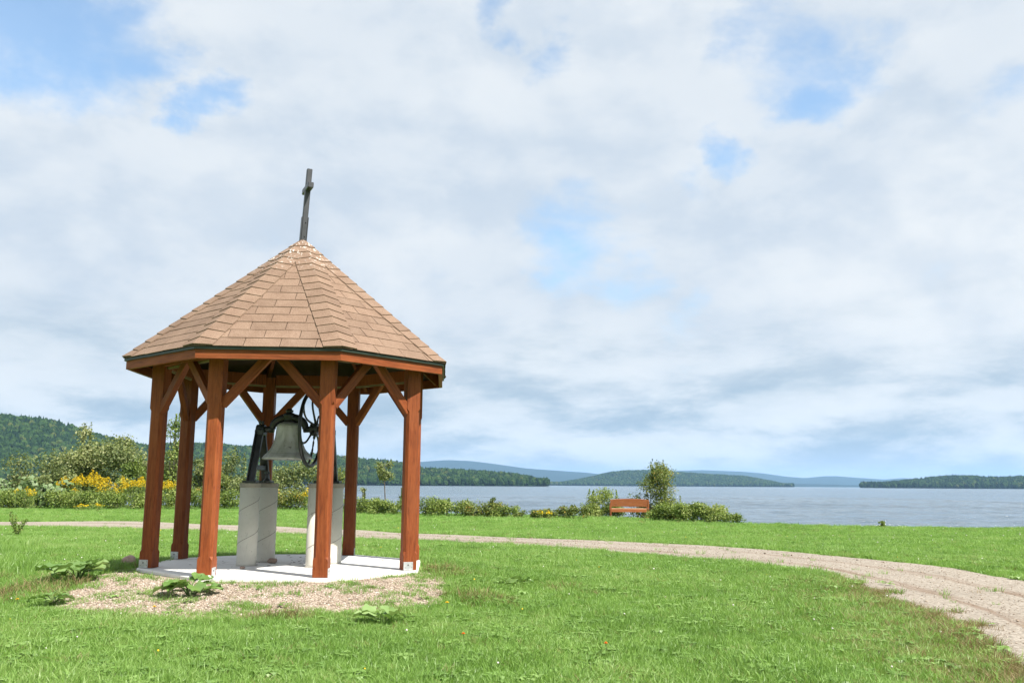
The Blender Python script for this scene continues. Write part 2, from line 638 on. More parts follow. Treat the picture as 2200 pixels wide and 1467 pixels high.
def mat_ground():
    m, t = new_mat('lawn_soil_and_turf')
    g = t.n('ShaderNodeNewGeometry')
    v = g.outputs['Position']
    n1 = t.noise(v, 0.35, 5, 0.6, 0.3)
    n2 = t.noise(v, 3.0, 5, 0.65, 0.4)
    n3 = t.noise(v, 45.0, 3, 0.7)
    n4 = t.noise(t.mapping(v, scale=(1, 0.35, 1)), 9.0, 4, 0.7)
    col = t.ramp(n1, [(0.3, (0.12, 0.215, 0.042)), (0.55, (0.16, 0.265, 0.06)), (0.75, (0.20, 0.295, 0.08))])
    col = t.mix(t.math('MULTIPLY', t.rampf(n2, 0.45, 0.75), 0.5), col, (0.07, 0.14, 0.022))
    col = t.mix(t.math('MULTIPLY', t.rampf(n3, 0.5, 0.68), 0.45), col, (0.055, 0.11, 0.018))
    col = t.mix(t.math('MULTIPLY', t.rampf(n4, 0.58, 0.75), 0.35), col, (0.25, 0.32, 0.09))
    sp = t.n('ShaderNodeSeparateXYZ')
    t.l(v, sp.inputs[0])
    bank = t.rampf(sp.outputs['Z'], -0.8, -1.25)
    col = t.mix(bank, col, (0.20, 0.165, 0.12))
    h = t.math('MULTIPLY_ADD', n3, 0.6, n2)
    finish(t, principled(t, col, 0.95, h, 0.04, 0.5, spec=0.1))
    return m


def build_ground():
    ax = grid_axis([(-16000, -2000, 2000), (-2000, -200, 200), (-200, -60, 10), (-60, -30, 2), (-30, 30, 0.4), (30, 60, 2), (60, 200, 10), (200, 2000, 200), (2000, 16000, 2000)])
    ay = grid_axis([(-300, -20, 20), (-20, 2, 2), (2, 18, 0.25), (18, 62, 0.5), (62, 120, 4), (120, 400, 40), (400, 2000, 200), (2000, 18000, 2000)])
    X, Y = np.meshgrid(ax, ay)
    Z = gz(X, Y)
    V = np.stack([X, Y, Z], -1).reshape(-1, 3)
    nx, ny = len(ax), len(ay)
    i = np.arange(ny - 1)[:, None] * nx + np.arange(nx - 1)[None, :]
    Fq = np.stack([i, i + 1, i + nx + 1, i + nx], -1).reshape(-1, 4)
    o = link('ground', np_mesh('ground', V, Fq, mat_ground(), smooth=True))
    tag(o, kind='structure')
    return o


build_ground()


# lake
def mat_water():
    m, t = new_mat('wind_ruffled_water')
    g = t.n('ShaderNodeNewGeometry')
    v = g.outputs['Position']
    w1 = t.noise(t.mapping(v, scale=(0.30, 0.62, 1), rot=(0, 0, 0.25)), 0.9, 5, 0.62, 0.6)
    w2 = t.noise(t.mapping(v, scale=(0.7, 1.2, 1), rot=(0, 0, -0.2)), 2.6, 4, 0.6, 0.3)
    w3 = t.noise(t.mapping(v, scale=(0.25, 1.0, 1), rot=(0, 0, 0.05)), 0.05, 4, 0.6, 0.3)
    h = t.math('MULTIPLY_ADD', w2, 0.16, t.math('MULTIPLY_ADD', w3, 1.2, w1))
    col = t.mix(t.rampf(w3, 0.35, 0.7), (0.07, 0.105, 0.14), (0.10, 0.14, 0.175))
    p = t.n('ShaderNodeBsdfPrincipled')
    t.l(col, p.inputs['Base Color'])
    p.inputs['Roughness'].default_value = 0.12
    p.inputs['IOR'].default_value = 1.33
    b = t.n('ShaderNodeBump')
    b.inputs['Strength'].default_value = 1.0
    b.inputs['Distance'].default_value = 1.0
    t.l(h, b.inputs['Height'])
    t.l(b.outputs[0], p.inputs['Normal'])
    finish(t, p.outputs[0])
    return m


lx = grid_axis([(-15500, -1000, 2900), (-1000, -100, 100), (-100, 100, 0.55), (100, 1000, 100), (1000, 15500, 2900)])
_y, ly = 28.0, []
while _y < 260:
    ly.append(_y)
    _y += 0.42 * max(1.0, _y / 55)
ly = np.array(ly + list(grid_axis([(260, 1000, 74), (1000, 17500, 1650)])))
X, Y = np.meshgrid(lx, ly)
wr = np.random.default_rng(3)
Zw = np.zeros_like(X)
for k in range(26):                      # wind waves running toward the shore, crests short and broken
    wl = wr.uniform(1.6, 5.5)
    th = wr.normal(-1.35, 0.42)
    amp = 0.0075 * wl ** 0.8
    ph = X * math.cos(th) * 2 * math.pi / wl + Y * math.sin(th) * 2 * math.pi / wl + wr.uniform(0, 6.28)
    env = 0.5 + 0.5 * np.sin(X * wr.uniform(0.05, 0.22) + Y * wr.uniform(0.02, 0.12) + wr.uniform(0, 6.28))
    Zw += amp * env * (np.exp(np.sin(ph) * 0.9) - 1.2)
Zw *= (1 - sstep(150, 255, Y)) * (1 - sstep(85, 98, np.abs(X)))
V = np.stack([X, Y, LAKE_Z + Zw], -1).reshape(-1, 3)
i = np.arange(len(ly) - 1)[:, None] * len(lx) + np.arange(len(lx) - 1)[None, :]
lake = link('lake', np_mesh('lake', V, np.stack([i, i + 1, i + len(lx) + 1, i + len(lx)], -1).reshape(-1, 4), mat_water(), smooth=True))
tag(lake, kind='structure')

# ------------------------------------------------------------------ scattering (for what nobody could count)
def scatter(name, pts, rot, scl, idx, coll, label, cat):
    me = bpy.data.meshes.new(name)
    P = np.asarray(pts, np.float32)
    me.vertices.add(len(P))
    me.vertices.foreach_set('co', P.ravel())
    for nm, typ, arr in (('rz', 'FLOAT', rot), ('sc', 'FLOAT', scl)):
        a = me.attributes.new(nm, typ, 'POINT')
        a.data.foreach_set('value', np.asarray(arr, np.float32))
    a = me.attributes.new('pick', 'INT', 'POINT')
    a.data.foreach_set('value', np.asarray(idx, np.int32))
    me.update()
    o = link(name, me)
    ng = bpy.data.node_groups.new(name + '_scatter', 'GeometryNodeTree')
    ng.interface.new_socket('Geometry', in_out='INPUT', socket_type='NodeSocketGeometry')
    ng.interface.new_socket('Geometry', in_out='OUTPUT', socket_type='NodeSocketGeometry')
    N, L = ng.nodes, ng.links
    gi, go = N.new('NodeGroupInput'), N.new('NodeGroupOutput')
    ci = N.new('GeometryNodeCollectionInfo')
    ci.inputs['Collection'].default_value = coll
    ci.inputs['Separate Children'].default_value = True
    ci.inputs['Reset Children'].default_value = True
    iop = N.new('GeometryNodeInstanceOnPoints')
    iop.inputs['Pick Instance'].default_value = True

    def attr(nm, dt):
        nd = N.new('GeometryNodeInputNamedAttribute')
        nd.data_type = dt
        nd.inputs['Name'].default_value = nm
        return nd.outputs['Attribute']
    cx = N.new('ShaderNodeCombineXYZ')
    L.new(attr('rz', 'FLOAT'), cx.inputs[2])
    L.new(gi.outputs[0], iop.inputs['Points'])
    L.new(ci.outputs[0], iop.inputs['Instance'])
    L.new(attr('pick', 'INT'), iop.inputs['Instance Index'])
    L.new(cx.outputs[0], iop.inputs['Rotation'])
    L.new(attr('sc', 'FLOAT'), iop.inputs['Scale'])
    L.new(iop.outputs[0], go.inputs[0])
    md = o.modifiers.new('scatter', 'NODES')
    md.node_group = ng
    tag(o, label, cat, kind='stuff')
    return o


def proto_coll(name, meshes):
    c = bpy.data.collections.new(name)
    for k, me in enumerate(meshes):
        c.objects.link(bpy.data.objects.new('%s_%02d' % (name, k), me))
    return c


# ------------------------------------------------------------------ hills and forest
def mat_hill(name, c0, c1):
    m, t = new_mat(name)
    g = t.n('ShaderNodeNewGeometry')
    n = t.noise(g.outputs['Position'], 0.012, 6, 0.65, 0.4)
    n2 = t.noise(g.outputs['Position'], 0.08, 4, 0.7, 0.4)
    col = t.ramp(t.math('MULTIPLY_ADD', n, 0.5, t.math('MULTIPLY', n2, 0.5)), [(0.35, c0), (0.65, c1)])
    finish(t, principled(t, col, 0.95, n2, 6.0, 0.8, spec=0.05))
    return m


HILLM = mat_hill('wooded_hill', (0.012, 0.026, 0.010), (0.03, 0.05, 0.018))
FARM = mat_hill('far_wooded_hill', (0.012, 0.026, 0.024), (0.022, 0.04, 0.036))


def tree_mesh(kind, seed):
    rr = random.Random(seed)
    mb = MB()
    if kind == 'conifer':
        H = 1.0
        nt_ = 5
        for k in range(nt_):
            z0 = 0.1 + 0.75 * k / nt_
            z1 = z0 + 0.34
            r0 = (0.21 * (1 - k / nt_) + 0.035)
            n = 9
            vs = [Vector((0, 0, min(z1, H)))]
            for i in range(n):
                a = 2 * math.pi * i / n + k
                r = r0 * rr.uniform(0.65, 1.25)
                vs.append(Vector((r * math.cos(a), r * math.sin(a), z0 + rr.uniform(-0.05, 0.05))))
            mb.add(vs, [(0, 1 + i, 1 + (i + 1) % n) for i in range(n)])
        return mesh_data('conifer', mb.v, mb.f, TREEM[0])
    bm = bmesh.new()
    for k in range(5):
        a = rr.uniform(0, 6.28)
        d = rr.uniform(0.05, 0.2) if k else 0
        c = Vector((d * math.cos(a), d * math.sin(a), rr.uniform(0.42, 0.75) if k else 0.5))
        s = rr.uniform(0.17, 0.27) if k else 0.32
        ret = bmesh.ops.create_icosphere(bm, subdivisions=2, radius=s, matrix=Matrix.Translation(c))
        for v in ret['verts']:
            q = v.co - c
            f = 1 + 0.55 * mnoise.noise(v.co * 7 + Vector((seed, k, 0)))
            v.co = c + Vector((q.x * f, q.y * f, q.z * f * 1.15))
    bm.verts.index_update()
    vs = [v.co.copy() for v in bm.verts]
    fs = [[v.index for v in f.verts] for f in bm.faces]
    bm.free()
    return mesh_data('broadleaf', vs, fs, TREEM[1])


TREEM = [mat_foliage('conifer_needles', [(0, (0.010, 0.024, 0.011)), (0.6, (0.017, 0.036, 0.015)), (1, (0.026, 0.05, 0.019))], 0.1, attr=False, gloss=0.0),
         mat_foliage('broadleaf_crown', [(0, (0.016, 0.036, 0.011)), (0.5, (0.028, 0.056, 0.016)), (0.88, (0.045, 0.08, 0.022)), (1, (0.075, 0.09, 0.026))], 0.15, attr=False, gloss=0.0)]
FOREST = proto_coll('forest_tree', [tree_mesh('conifer', 1), tree_mesh('conifer', 2), tree_mesh('broad', 3), tree_mesh('broad', 4), tree_mesh('broad', 5)])


def ridge(name, crest, D0, D1, depth, mat, tree_h, n_trees, label, conifer=0.35, sizes=(0.7, 1.3)):
    """crest: list of (pixel x, pixel y) seen at distance D0..D1; a hill with a slope to the water in front and a back slope"""
    px = np.array([c[0] for c in crest], float)
    py = np.array([c[1] for c in crest], float)
    n = 90
    xs = np.linspace(px[0], px[-1], n)
    ys = np.interp(xs, px, py)
    Ds = np.interp(xs, [px[0], px[-1]], [D0, D1])
    prof = [(-1.0, 0.0), (-0.93, 0.07), (-0.8, 0.2), (-0.62, 0.40), (-0.45, 0.6), (-0.3, 0.77), (-0.15, 0.92), (0, 1.0), (0.2, 0.96), (0.5, 0.7), (0.8, 0.3), (1.0, 0.0)]
    rows = []
    for j, (u, h) in enumerate(prof):
        row = []
        for a, b, D in zip(xs, ys, Ds):
            c = pix_depth(a, b, D)
            top = max(c[2] - tree_h * 0.8 - LAKE_Z, 0.5)
            hh = top * h
            wob = mnoise.noise(Vector((a * 0.012, u * 2.2, D * 0.001))) * 0.16 * top * (1 - abs(u)) * (1 if 0 < h < 1 else 0)
            x = c[0] * (1 + u * depth / D)
            y = D + u * depth
            row.append((x, y, LAKE_Z - 0.4 + hh + wob))
        rows.append(row)
    V = np.array(rows).reshape(-1, 3)
    m = len(prof)
    i = np.arange(m - 1)[:, None] * n + np.arange(n - 1)[None, :]
    Fq = np.stack([i, i + 1, i + n + 1, i + n], -1).reshape(-1, 4)
    o = link('hill', np_mesh('hill', V, Fq, mat, smooth=True))
    tag(o, kind='structure')
    if n_trees:
        # trees by area over the front slope and crest
        G = V.reshape(m, n, 3)
        u = RNG.random(n_trees) * 7.6
        j = np.minimum(u.astype(int), m - 2)
        fu = (u - j)[:, None]
        w = RNG.random(n_trees) * (n - 1)
        k = np.minimum(w.astype(int), n - 2)
        fk = (w - k)[:, None]
        P = (G[j, k] * (1 - fu) + G[j + 1, k] * fu) * (1 - fk) + (G[j, k + 1] * (1 - fu) + G[j + 1, k + 1] * fu) * fk
        P[:, 2] = np.maximum(P[:, 2] - tree_h * 0.12, LAKE_Z - 0.2)
        con = RNG.random(n_trees) < conifer
        idx = np.where(con, RNG.integers(0, 2, n_trees), RNG.integers(2, 5, n_trees))
        sc = tree_h * RNG.uniform(sizes[0], sizes[1], n_trees) * np.where(con, 1.1, 0.95)
        scatter('forest', P, RNG.random(n_trees) * 6.28, sc, idx, FOREST, label, 'forest')


ridge('left', [(-420, 905), (-250, 882), (-100, 884), (0, 890), (60, 897), (110, 902), (160, 914), (200, 928), (250, 945), (310, 957), (380, 952), (450, 953), (540, 960), (620, 966), (700, 979),
               (780, 984), (850, 992), (900, 1004), (960, 1009), (1040, 1013), (1100, 1017), (1145, 1025), (1168, 1036), (1176, 1043)],
      1250, 1900, 330, HILLM, 13.0, 17000, 'dark green wooded hillside descending to the far lake shore on the left', 0.4)
ridge('middle', [(1150, 1043), (1190, 1038), (1250, 1028), (1310, 1014), (1350, 1010), (1400, 1009), (1470, 1014), (1530, 1019), (1600, 1022), (1660, 1033), (1705, 1045)],
      4200, 4200, 600, HILLM, 14.0, 9000, 'hazy wooded hill across the lake behind the birch tree', 0.3)
ridge('right', [(1850, 1047), (1875, 1040), (1910, 1035), (1960, 1030), (2000, 1025), (2050, 1021), (2100, 1023), (2150, 1025), (2200, 1023), (2300, 1020), (2450, 1015), (2600, 1020)],
      2700, 2500, 350, HILLM, 14.0, 7000, 'dark wooded shore across the lake at the right edge', 0.5)
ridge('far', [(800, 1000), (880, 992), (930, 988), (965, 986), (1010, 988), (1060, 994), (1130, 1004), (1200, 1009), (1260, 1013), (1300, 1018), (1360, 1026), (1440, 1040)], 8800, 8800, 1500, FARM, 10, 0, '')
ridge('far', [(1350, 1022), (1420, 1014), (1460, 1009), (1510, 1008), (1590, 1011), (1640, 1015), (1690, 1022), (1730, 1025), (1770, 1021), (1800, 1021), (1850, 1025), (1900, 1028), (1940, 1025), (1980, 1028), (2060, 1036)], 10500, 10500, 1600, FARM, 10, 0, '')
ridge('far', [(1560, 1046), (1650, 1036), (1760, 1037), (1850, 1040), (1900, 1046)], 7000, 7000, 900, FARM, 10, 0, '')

# ------------------------------------------------------------------ gravel path and gravel bed
def mat_gravel(name, base, dark, light, tracks=False):
    m, t = new_mat(name)
    g = t.n('ShaderNodeNewGeometry')
    v = g.outputs['Position']
    vo = t.n('ShaderNodeTexVoronoi')
    vo.inputs['Scale'].default_value = 38.0
    t.l(v, vo.inputs['Vector'])
    bw = t.n('ShaderNodeRGBToBW')
    t.l(vo.outputs['Color'], bw.inputs[0])
    n1 = t.noise(v, 0.8, 5, 0.6, 0.3)
    n2 = t.noise(v, 90.0, 3, 0.7)
    col = t.ramp(bw.outputs[0], [(0.1, dark), (0.45, base), (0.9, light)])
    col = t.mix(t.math('MULTIPLY', t.rampf(n1, 0.45, 0.72), 0.45), col, tuple(b * 0.72 for b in base))
    col = t.mix(t.math('MULTIPLY', t.rampf(n2, 0.60, 0.72), 0.5), col, tuple(b * 0.4 for b in dark))
    if tracks:      # bare, browner wheel tracks where the gravel is worn away
        at = t.n('ShaderNodeAttribute', attribute_name='across')
        sx = t.n('ShaderNodeSeparateXYZ')
        t.l(at.outputs['Vector'], sx.inputs[0])
        tn = t.noise(t.mapping(at.outputs['Vector'], scale=(16, 0.35, 1)), 1.0, 5, 0.6, 0.4)
        wob = t.math('MULTIPLY_ADD', tn, 0.16, -0.08)
        u = t.math('ADD', sx.outputs['X'], wob)
        m1 = t.rampf(t.math('ABSOLUTE', t.math('SUBTRACT', u, 0.3)), 0.08, 0.02)
        m2 = t.rampf(t.math('ABSOLUTE', t.math('SUBTRACT', u, 0.68)), 0.07, 0.02)
        mm = t.math('MULTIPLY', t.math('MAXIMUM', m1, m2), t.rampf(tn, 0.35, 0.65))
        col = t.mix(t.math('MULTIPLY', mm, 0.7), col, (0.15, 0.098, 0.066))
    h = t.math('SUBTRACT', n2, t.math('MULTIPLY', vo.outputs['Distance'], 1.5))
    finish(t, principled(t, col, 0.95, h, 0.012, 0.6, spec=0.1))
    return m


PATHM = mat_gravel('crushed_gravel', (0.265, 0.232, 0.192), (0.19, 0.162, 0.132), (0.325, 0.292, 0.25), True)
BEDM = mat_gravel('pinkish_pea_gravel', (0.30, 0.24, 0.19), (0.18, 0.14, 0.105), (0.42, 0.355, 0.295))

far_edge = [(-260, 1121), (50, 1121), (300, 1120), (430, 1126), (600, 1131), (780, 1139), (900, 1146), (1100, 1154), (1300, 1162), (1500, 1171), (1700, 1186), (1850, 1201), (1960, 1211), (2050, 1222), (2120, 1236), (2200, 1249), (2330, 1275), (2600, 1330)]
near_edge = [(-260, 1131), (50, 1131), (300, 1137), (430, 1141), (600, 1147), (780, 1159), (900, 1163), (1100, 1172), (1300, 1187), (1500, 1202), (1650, 1217), (1790, 1236), (1850, 1262), (1920, 1290), (1990, 1312), (2060, 1345), (2120, 1385), (2210, 1440), (2320, 1520)]
FE = np.array([pix_ground(*p)[:2] for p in far_edge])
NE = np.array([pix_ground(*p)[:2] for p in near_edge])


def resample(P, n):
    d = np.r_[0, np.cumsum(np.hypot(*np.diff(P, axis=0).T))]
    # smooth parametrisation with a little rounding of the corners
    s = np.linspace(0, d[-1], n)
    Q = np.stack([np.interp(s, d, P[:, 0]), np.interp(s, d, P[:, 1])], -1)
    for _ in range(6):
        Q[1:-1] = 0.25 * Q[:-2] + 0.5 * Q[1:-1] + 0.25 * Q[2:]
    return Q


NP_ = 500
FEs, NEs = resample(FE, NP_), resample(NE, NP_)
jit = np.array([[mnoise.noise(Vector((k * 0.11, 3.3, 0))) * 0.10 + mnoise.noise(Vector((k * 0.5, 9.1, 0))) * 0.06 for k in range(NP_)],
                [mnoise.noise(Vector((k * 0.11, 13.3, 0))) * 0.12 + mnoise.noise(Vector((k * 0.5, 19.1, 0))) * 0.08 for k in range(NP_)]])
cross = FEs - NEs
cross /= np.linalg.norm(cross, axis=1)[:, None]
FEs = FEs + cross * jit[0][:, None]
NEs = NEs + cross * jit[1][:, None]
NC = 13
rows = [NEs + (FEs - NEs) * (j / (NC - 1)) for j in range(NC)]
XY = np.array(rows)
Zp = gz(XY[..., 0], XY[..., 1]) + 0.010
tt = np.linspace(0, 1, NC)[:, None]
Zp = Zp - 0.006 * np.exp(-((tt - 0.28) / 0.07) ** 2) - 0.006 * np.exp(-((tt - 0.72) / 0.07) ** 2)   # wheel ruts
V = np.concatenate([XY, Zp[..., None]], -1).reshape(-1, 3)
i = np.arange(NC - 1)[:, None] * NP_ + np.arange(NP_ - 1)[None, :]
pm = np_mesh('gravel_path', V, np.stack([i, i + 1, i + NP_ + 1, i + NP_], -1).reshape(-1, 4), PATHM, smooth=True)
at_ = pm.attributes.new('across', 'FLOAT_VECTOR', 'POINT')
av = np.zeros((NC, NP_, 3), np.float32)
av[..., 0] = np.linspace(0, 1, NC)[:, None]
av[..., 1] = np.arange(NP_)[None, :] * 0.1
at_.data.foreach_set('vector', av.ravel())
path = link('gravel_path', pm)
tag(path, kind='structure')
PATH_POLY = np.concatenate([NEs, FEs[::-1]])


def in_poly(P, poly):
    x, y = P[:, 0], P[:, 1]
    ins = np.zeros(len(P), bool)
    x0, y0 = poly[-1]
    for x1, y1 in poly:
        c = ((y1 > y) != (y0 > y))
        with np.errstate(divide='ignore', invalid='ignore'):
            xi = (x0 - x1) * (y - y1) / (y0 - y1) + x1
        ins ^= c & (x < xi)
        x0, y0 = x1, y1
    return ins


bed_px = [(95, 1312), (118, 1285), (170, 1262), (235, 1230), (300, 1222), (345, 1221), (430, 1232), (520, 1236), (690, 1238), (860, 1226), (905, 1226), (950, 1243), (958, 1275),
          (935, 1300), (880, 1312), (760, 1318), (620, 1324), (470, 1338), (400, 1340), (300, 1326), (190, 1322)]
BED = np.array([pix_ground(*p)[:2] for p in bed_px])
BEDs = np.array([BED[k % len(BED)] * (1 - f) + BED[(k + 1) % len(BED)] * f for k in range(len(BED)) for f in np.linspace(0, 1, 8, endpoint=False)])
BEDs = BEDs + np.array([[mnoise.noise(Vector((k * .35, 1.1, 0))) * 0.09, mnoise.noise(Vector((k * .35, 5.1, 0))) * 0.09] for k in range(len(BEDs))])
bm = bmesh.new()
lo, hi = BEDs.min(0) - 0.1, BEDs.max(0) + 0.1
gxs, gys = np.arange(lo[0], hi[0], 0.06), np.arange(lo[1], hi[1], 0.06)
XX, YY = np.meshgrid(gxs, gys)
cellc = np.stack([(XX[:-1, :-1] + XX[1:, 1:]) / 2, (YY[:-1, :-1] + YY[1:, 1:]) / 2], -1).reshape(-1, 2)
keep = in_poly(cellc, BEDs)
V = np.stack([XX, YY, gz(XX, YY) + 0.009], -1).reshape(-1, 3)
i = np.arange(len(gys) - 1)[:, None] * len(gxs) + np.arange(len(gxs) - 1)[None, :]
Fq = np.stack([i, i + 1, i + len(gxs) + 1, i + len(gxs)], -1).reshape(-1, 4)[keep]
used, inv_ = np.unique(Fq, return_inverse=True)
bed = link('gravel_bed', np_mesh('gravel_bed', V[used], inv_.reshape(-1, 4), BEDM, smooth=True))
tag(bed, kind='structure')
bm.free()

# pebbles
PEBM = []
for nm, stops in (('pebble_stone', [(0, (0.09, 0.075, 0.062)), (0.10, (0.20, 0.158, 0.122)), (0.6, (0.285, 0.235, 0.19)), (0.85, (0.36, 0.32, 0.275)), (1, (0.45, 0.43, 0.40))]),):
    m, t = new_mat(nm)
    oi = t.n('ShaderNodeObjectInfo')
    finish(t, principled(t, t.mix(1.0, t.ramp(oi.outputs['Random'], stops), (1.08, 1.05, 1.0), 'MULTIPLY'), 0.9, spec=0.15))
    PEBM.append(m)


def pebble(seed):
    bm = bmesh.new()
    bmesh.ops.create_icosphere(bm, subdivisions=1, radius=0.5)
    rr = random.Random(seed)
    sx, sy, sz = rr.uniform(0.8, 1.3), rr.uniform(0.6, 1.0), rr.uniform(0.4, 0.65)
    for v in bm.verts:
        f = rr.uniform(0.82, 1.15)
        v.co = Vector((v.co.x * sx * f, v.co.y * sy * f, v.co.z * sz * f + 0.12))
    vs = [v.co.copy() for v in bm.verts]
    bm.verts.index_update()
    fs = [[v.index for v in f.verts] for f in bm.faces]
    bm.free()
    return mesh_data('pebble', vs, fs, PEBM[0], True)


PEBBLES = proto_coll('pebble', [pebble(k) for k in range(6)])


def scatter_poly(poly, dens_fn, n_try, box):
    P = np.stack([RNG.uniform(box[0], box[1], n_try), RNG.uniform(box[2], box[3], n_try)], -1)
    P = P[in_poly(P, poly)]
    k = RNG.random(len(P)) < dens_fn(P)
    return P[k]


def slab_clear(P, r=1.44):
    return np.hypot(P[:, 0] - GX, P[:, 1] - GY) > r


P = scatter_poly(BEDs, lambda p: np.ones(len(p)), 60000, (lo[0], hi[0], lo[1], hi[1]))
P = P[slab_clear(P, 1.5)]
n = len(P)
scatter('gravel', np.c_[P, gz(P[:, 0], P[:, 1]) + 0.008], RNG.random(n) * 6.28, RNG.uniform(0.009, 0.021, n) * (1 + (RNG.random(n) < 0.02) * 0.9), RNG.integers(0, 6, n), PEBBLES,
        'loose pinkish pea gravel spread in front of the gazebo slab', 'gravel')
near_box = (-14, 12, 4, 30)
P = scatter_poly(PATH_POLY, lambda p: np.clip(1.0 - p[:, 1] / 30, 0.12, 1) * 0.7, 150000, near_box)
n = len(P)
sc = RNG.uniform(0.007, 0.015, n) * (0.8 + P[:, 1] / 22) * (1 + (RNG.random(n) < 0.012) * 1.2)
scatter('gravel', np.c_[P, gz(P[:, 0], P[:, 1]) + 0.010], RNG.random(n) * 6.28, sc, RNG.integers(0, 6, n), PEBBLES,
        'loose beige gravel covering the curving path', 'gravel')

# ------------------------------------------------------------------ grass
GRASSM = mat_foliage('grass_blade', [(0, (0.10, 0.20, 0.030)), (0.35, (0.165, 0.30, 0.052)), (0.7, (0.22, 0.36, 0.08)), (1, (0.30, 0.41, 0.14))], 0.42, 0.5, attr=False, patch=0.55, gloss=0.04)
DRYM = mat_foliage('dry_grass_blade', [(0, (0.10, 0.12, 0.03)), (0.4, (0.20, 0.16, 0.07)), (0.75, (0.28, 0.20, 0.105)), (1, (0.36, 0.28, 0.16))], 0.3, 0.6, attr=False, gloss=0.02)
CLOVM = mat_foliage('clover_leaf', [(0, (0.10, 0.19, 0.04)), (0.6, (0.16, 0.28, 0.06)), (1, (0.22, 0.34, 0.10))], 0.3, 0.5, attr=False, gloss=0.04)


def tuft(seed, nb, h0, h1, spread, wid, mat, lean=0.5, name='grass_tuft'):
    rr = random.Random(seed)
    vs, fs = [], []
    for b in range(nb):
        a = rr.uniform(0, 6.283)
        d = spread * math.sqrt(rr.random())
        bx, by = d * math.cos(a), d * math.sin(a)
        h = rr.uniform(h0, h1)
        la = a + rr.uniform(-1.2, 1.2)
        ln = h * rr.uniform(0.1, lean + 0.25)
        w = wid * rr.uniform(0.7, 1.25)
        fa = rr.uniform(0, 6.283)
        wx, wy = math.cos(fa) * w / 2, math.sin(fa) * w / 2
        n = len(vs)
        for k, (t_, ww) in enumerate(((0, 1.0), (0.5, 0.85))):
            cx = bx + math.cos(la) * ln * t_ ** 1.7
            cy = by + math.sin(la) * ln * t_ ** 1.7
            z = h * t_ - 0.01 * (t_ == 0)
            vs += [(cx - wx * ww, cy - wy * ww, z), (cx + wx * ww, cy + wy * ww, z)]
        drop = 1 - 0.25 * min(1, ln / h)
        vs.append((bx + math.cos(la) * ln, by + math.sin(la) * ln, h * drop))
        fs += [(n, n + 1, n + 3, n + 2), (n + 2, n + 3, n + 4)]
    return mesh_data(name, vs, fs, mat)


def clover(seed):
    rr = random.Random(seed)
    vs, fs = [], []
    for b in range(9):
        a, d = rr.uniform(0, 6.283), 0.06 * math.sqrt(rr.random())
        cx, cy, z = d * math.cos(a), d * math.sin(a), rr.uniform(0.02, 0.05)
        for k in range(3):
            q = a + k * 2.09
            r = rr.uniform(0.010, 0.016)
            px, py = cx + math.cos(q) * r, cy + math.sin(q) * r
            n = len(vs)
            for j in range(5):
                t_ = q + j * 6.283 / 5
                vs.append((px + math.cos(t_) * r, py + math.sin(t_) * r, z + rr.uniform(-0.004, 0.004)))
            fs.append(tuple(range(n, n + 5)))
    return mesh_data('clover_tuft', vs, fs, CLOVM)


def rosette(seed):
    """flat broad leaves of plantain and dandelion"""
    rr = random.Random(seed)
    vs, fs = [], []
    for b in range(7):
        a = b * 0.9 + rr.uniform(-.3, .3)
        L, w = rr.uniform(0.06, 0.11), rr.uniform(0.012, 0.02)
        n = len(vs)
        c, s = math.cos(a), math.sin(a)
        for t_, ww in ((0.05, 0.2), (0.45, 0.9), (0.75, 1.0)):
            z = 0.01 + 0.055 * t_ * (1.3 - t_)
            vs += [(c * L * t_ - s * w * ww, s * L * t_ + c * w * ww, z + .006), (c * L * t_ + s * w * ww, s * L * t_ - c * w * ww, z + .006)]
        vs.append((c * L, s * L, 0.02))
        fs += [(n, n + 1, n + 3, n + 2), (n + 2, n + 3, n + 5, n + 4), (n + 4, n + 5, n + 6)]
    return mesh_data('rosette', vs, fs, CLOVM)


TUFTS = proto_coll('grass_tuft', [tuft(1, 16, 0.035, 0.075, 0.045, 0.0050, GRASSM), tuft(2, 16, 0.04, 0.085, 0.05, 0.0055, GRASSM, 0.7),
                                  tuft(3, 14, 0.03, 0.065, 0.05, 0.0055, GRASSM, 0.9), tuft(4, 12, 0.05, 0.11, 0.04, 0.0050, GRASSM, 0.6),
                                  clover(5), rosette(6), tuft(7, 18, 0.03, 0.10, 0.06, 0.0035, DRYM, 0.9), tuft(8, 20, 0.05, 0.14, 0.07, 0.0040, DRYM, 0.7),
                                  tuft(9, 18, 0.12, 0.26, 0.07, 0.0065, GRASSM, 0.6)])


def dist_to_line(P, L):
    out = np.full(len(P), 1e9)
    for k in range(0, len(L), 3):
        out = np.minimum(out, np.hypot(P[:, 0] - L[k, 0], P[:, 1] - L[k, 1]))
    return out


def vnoise(P, s, ox=0.0):
    return np.array([mnoise.noise(Vector((x * s + ox, y * s, 0.37))) for x, y in P])


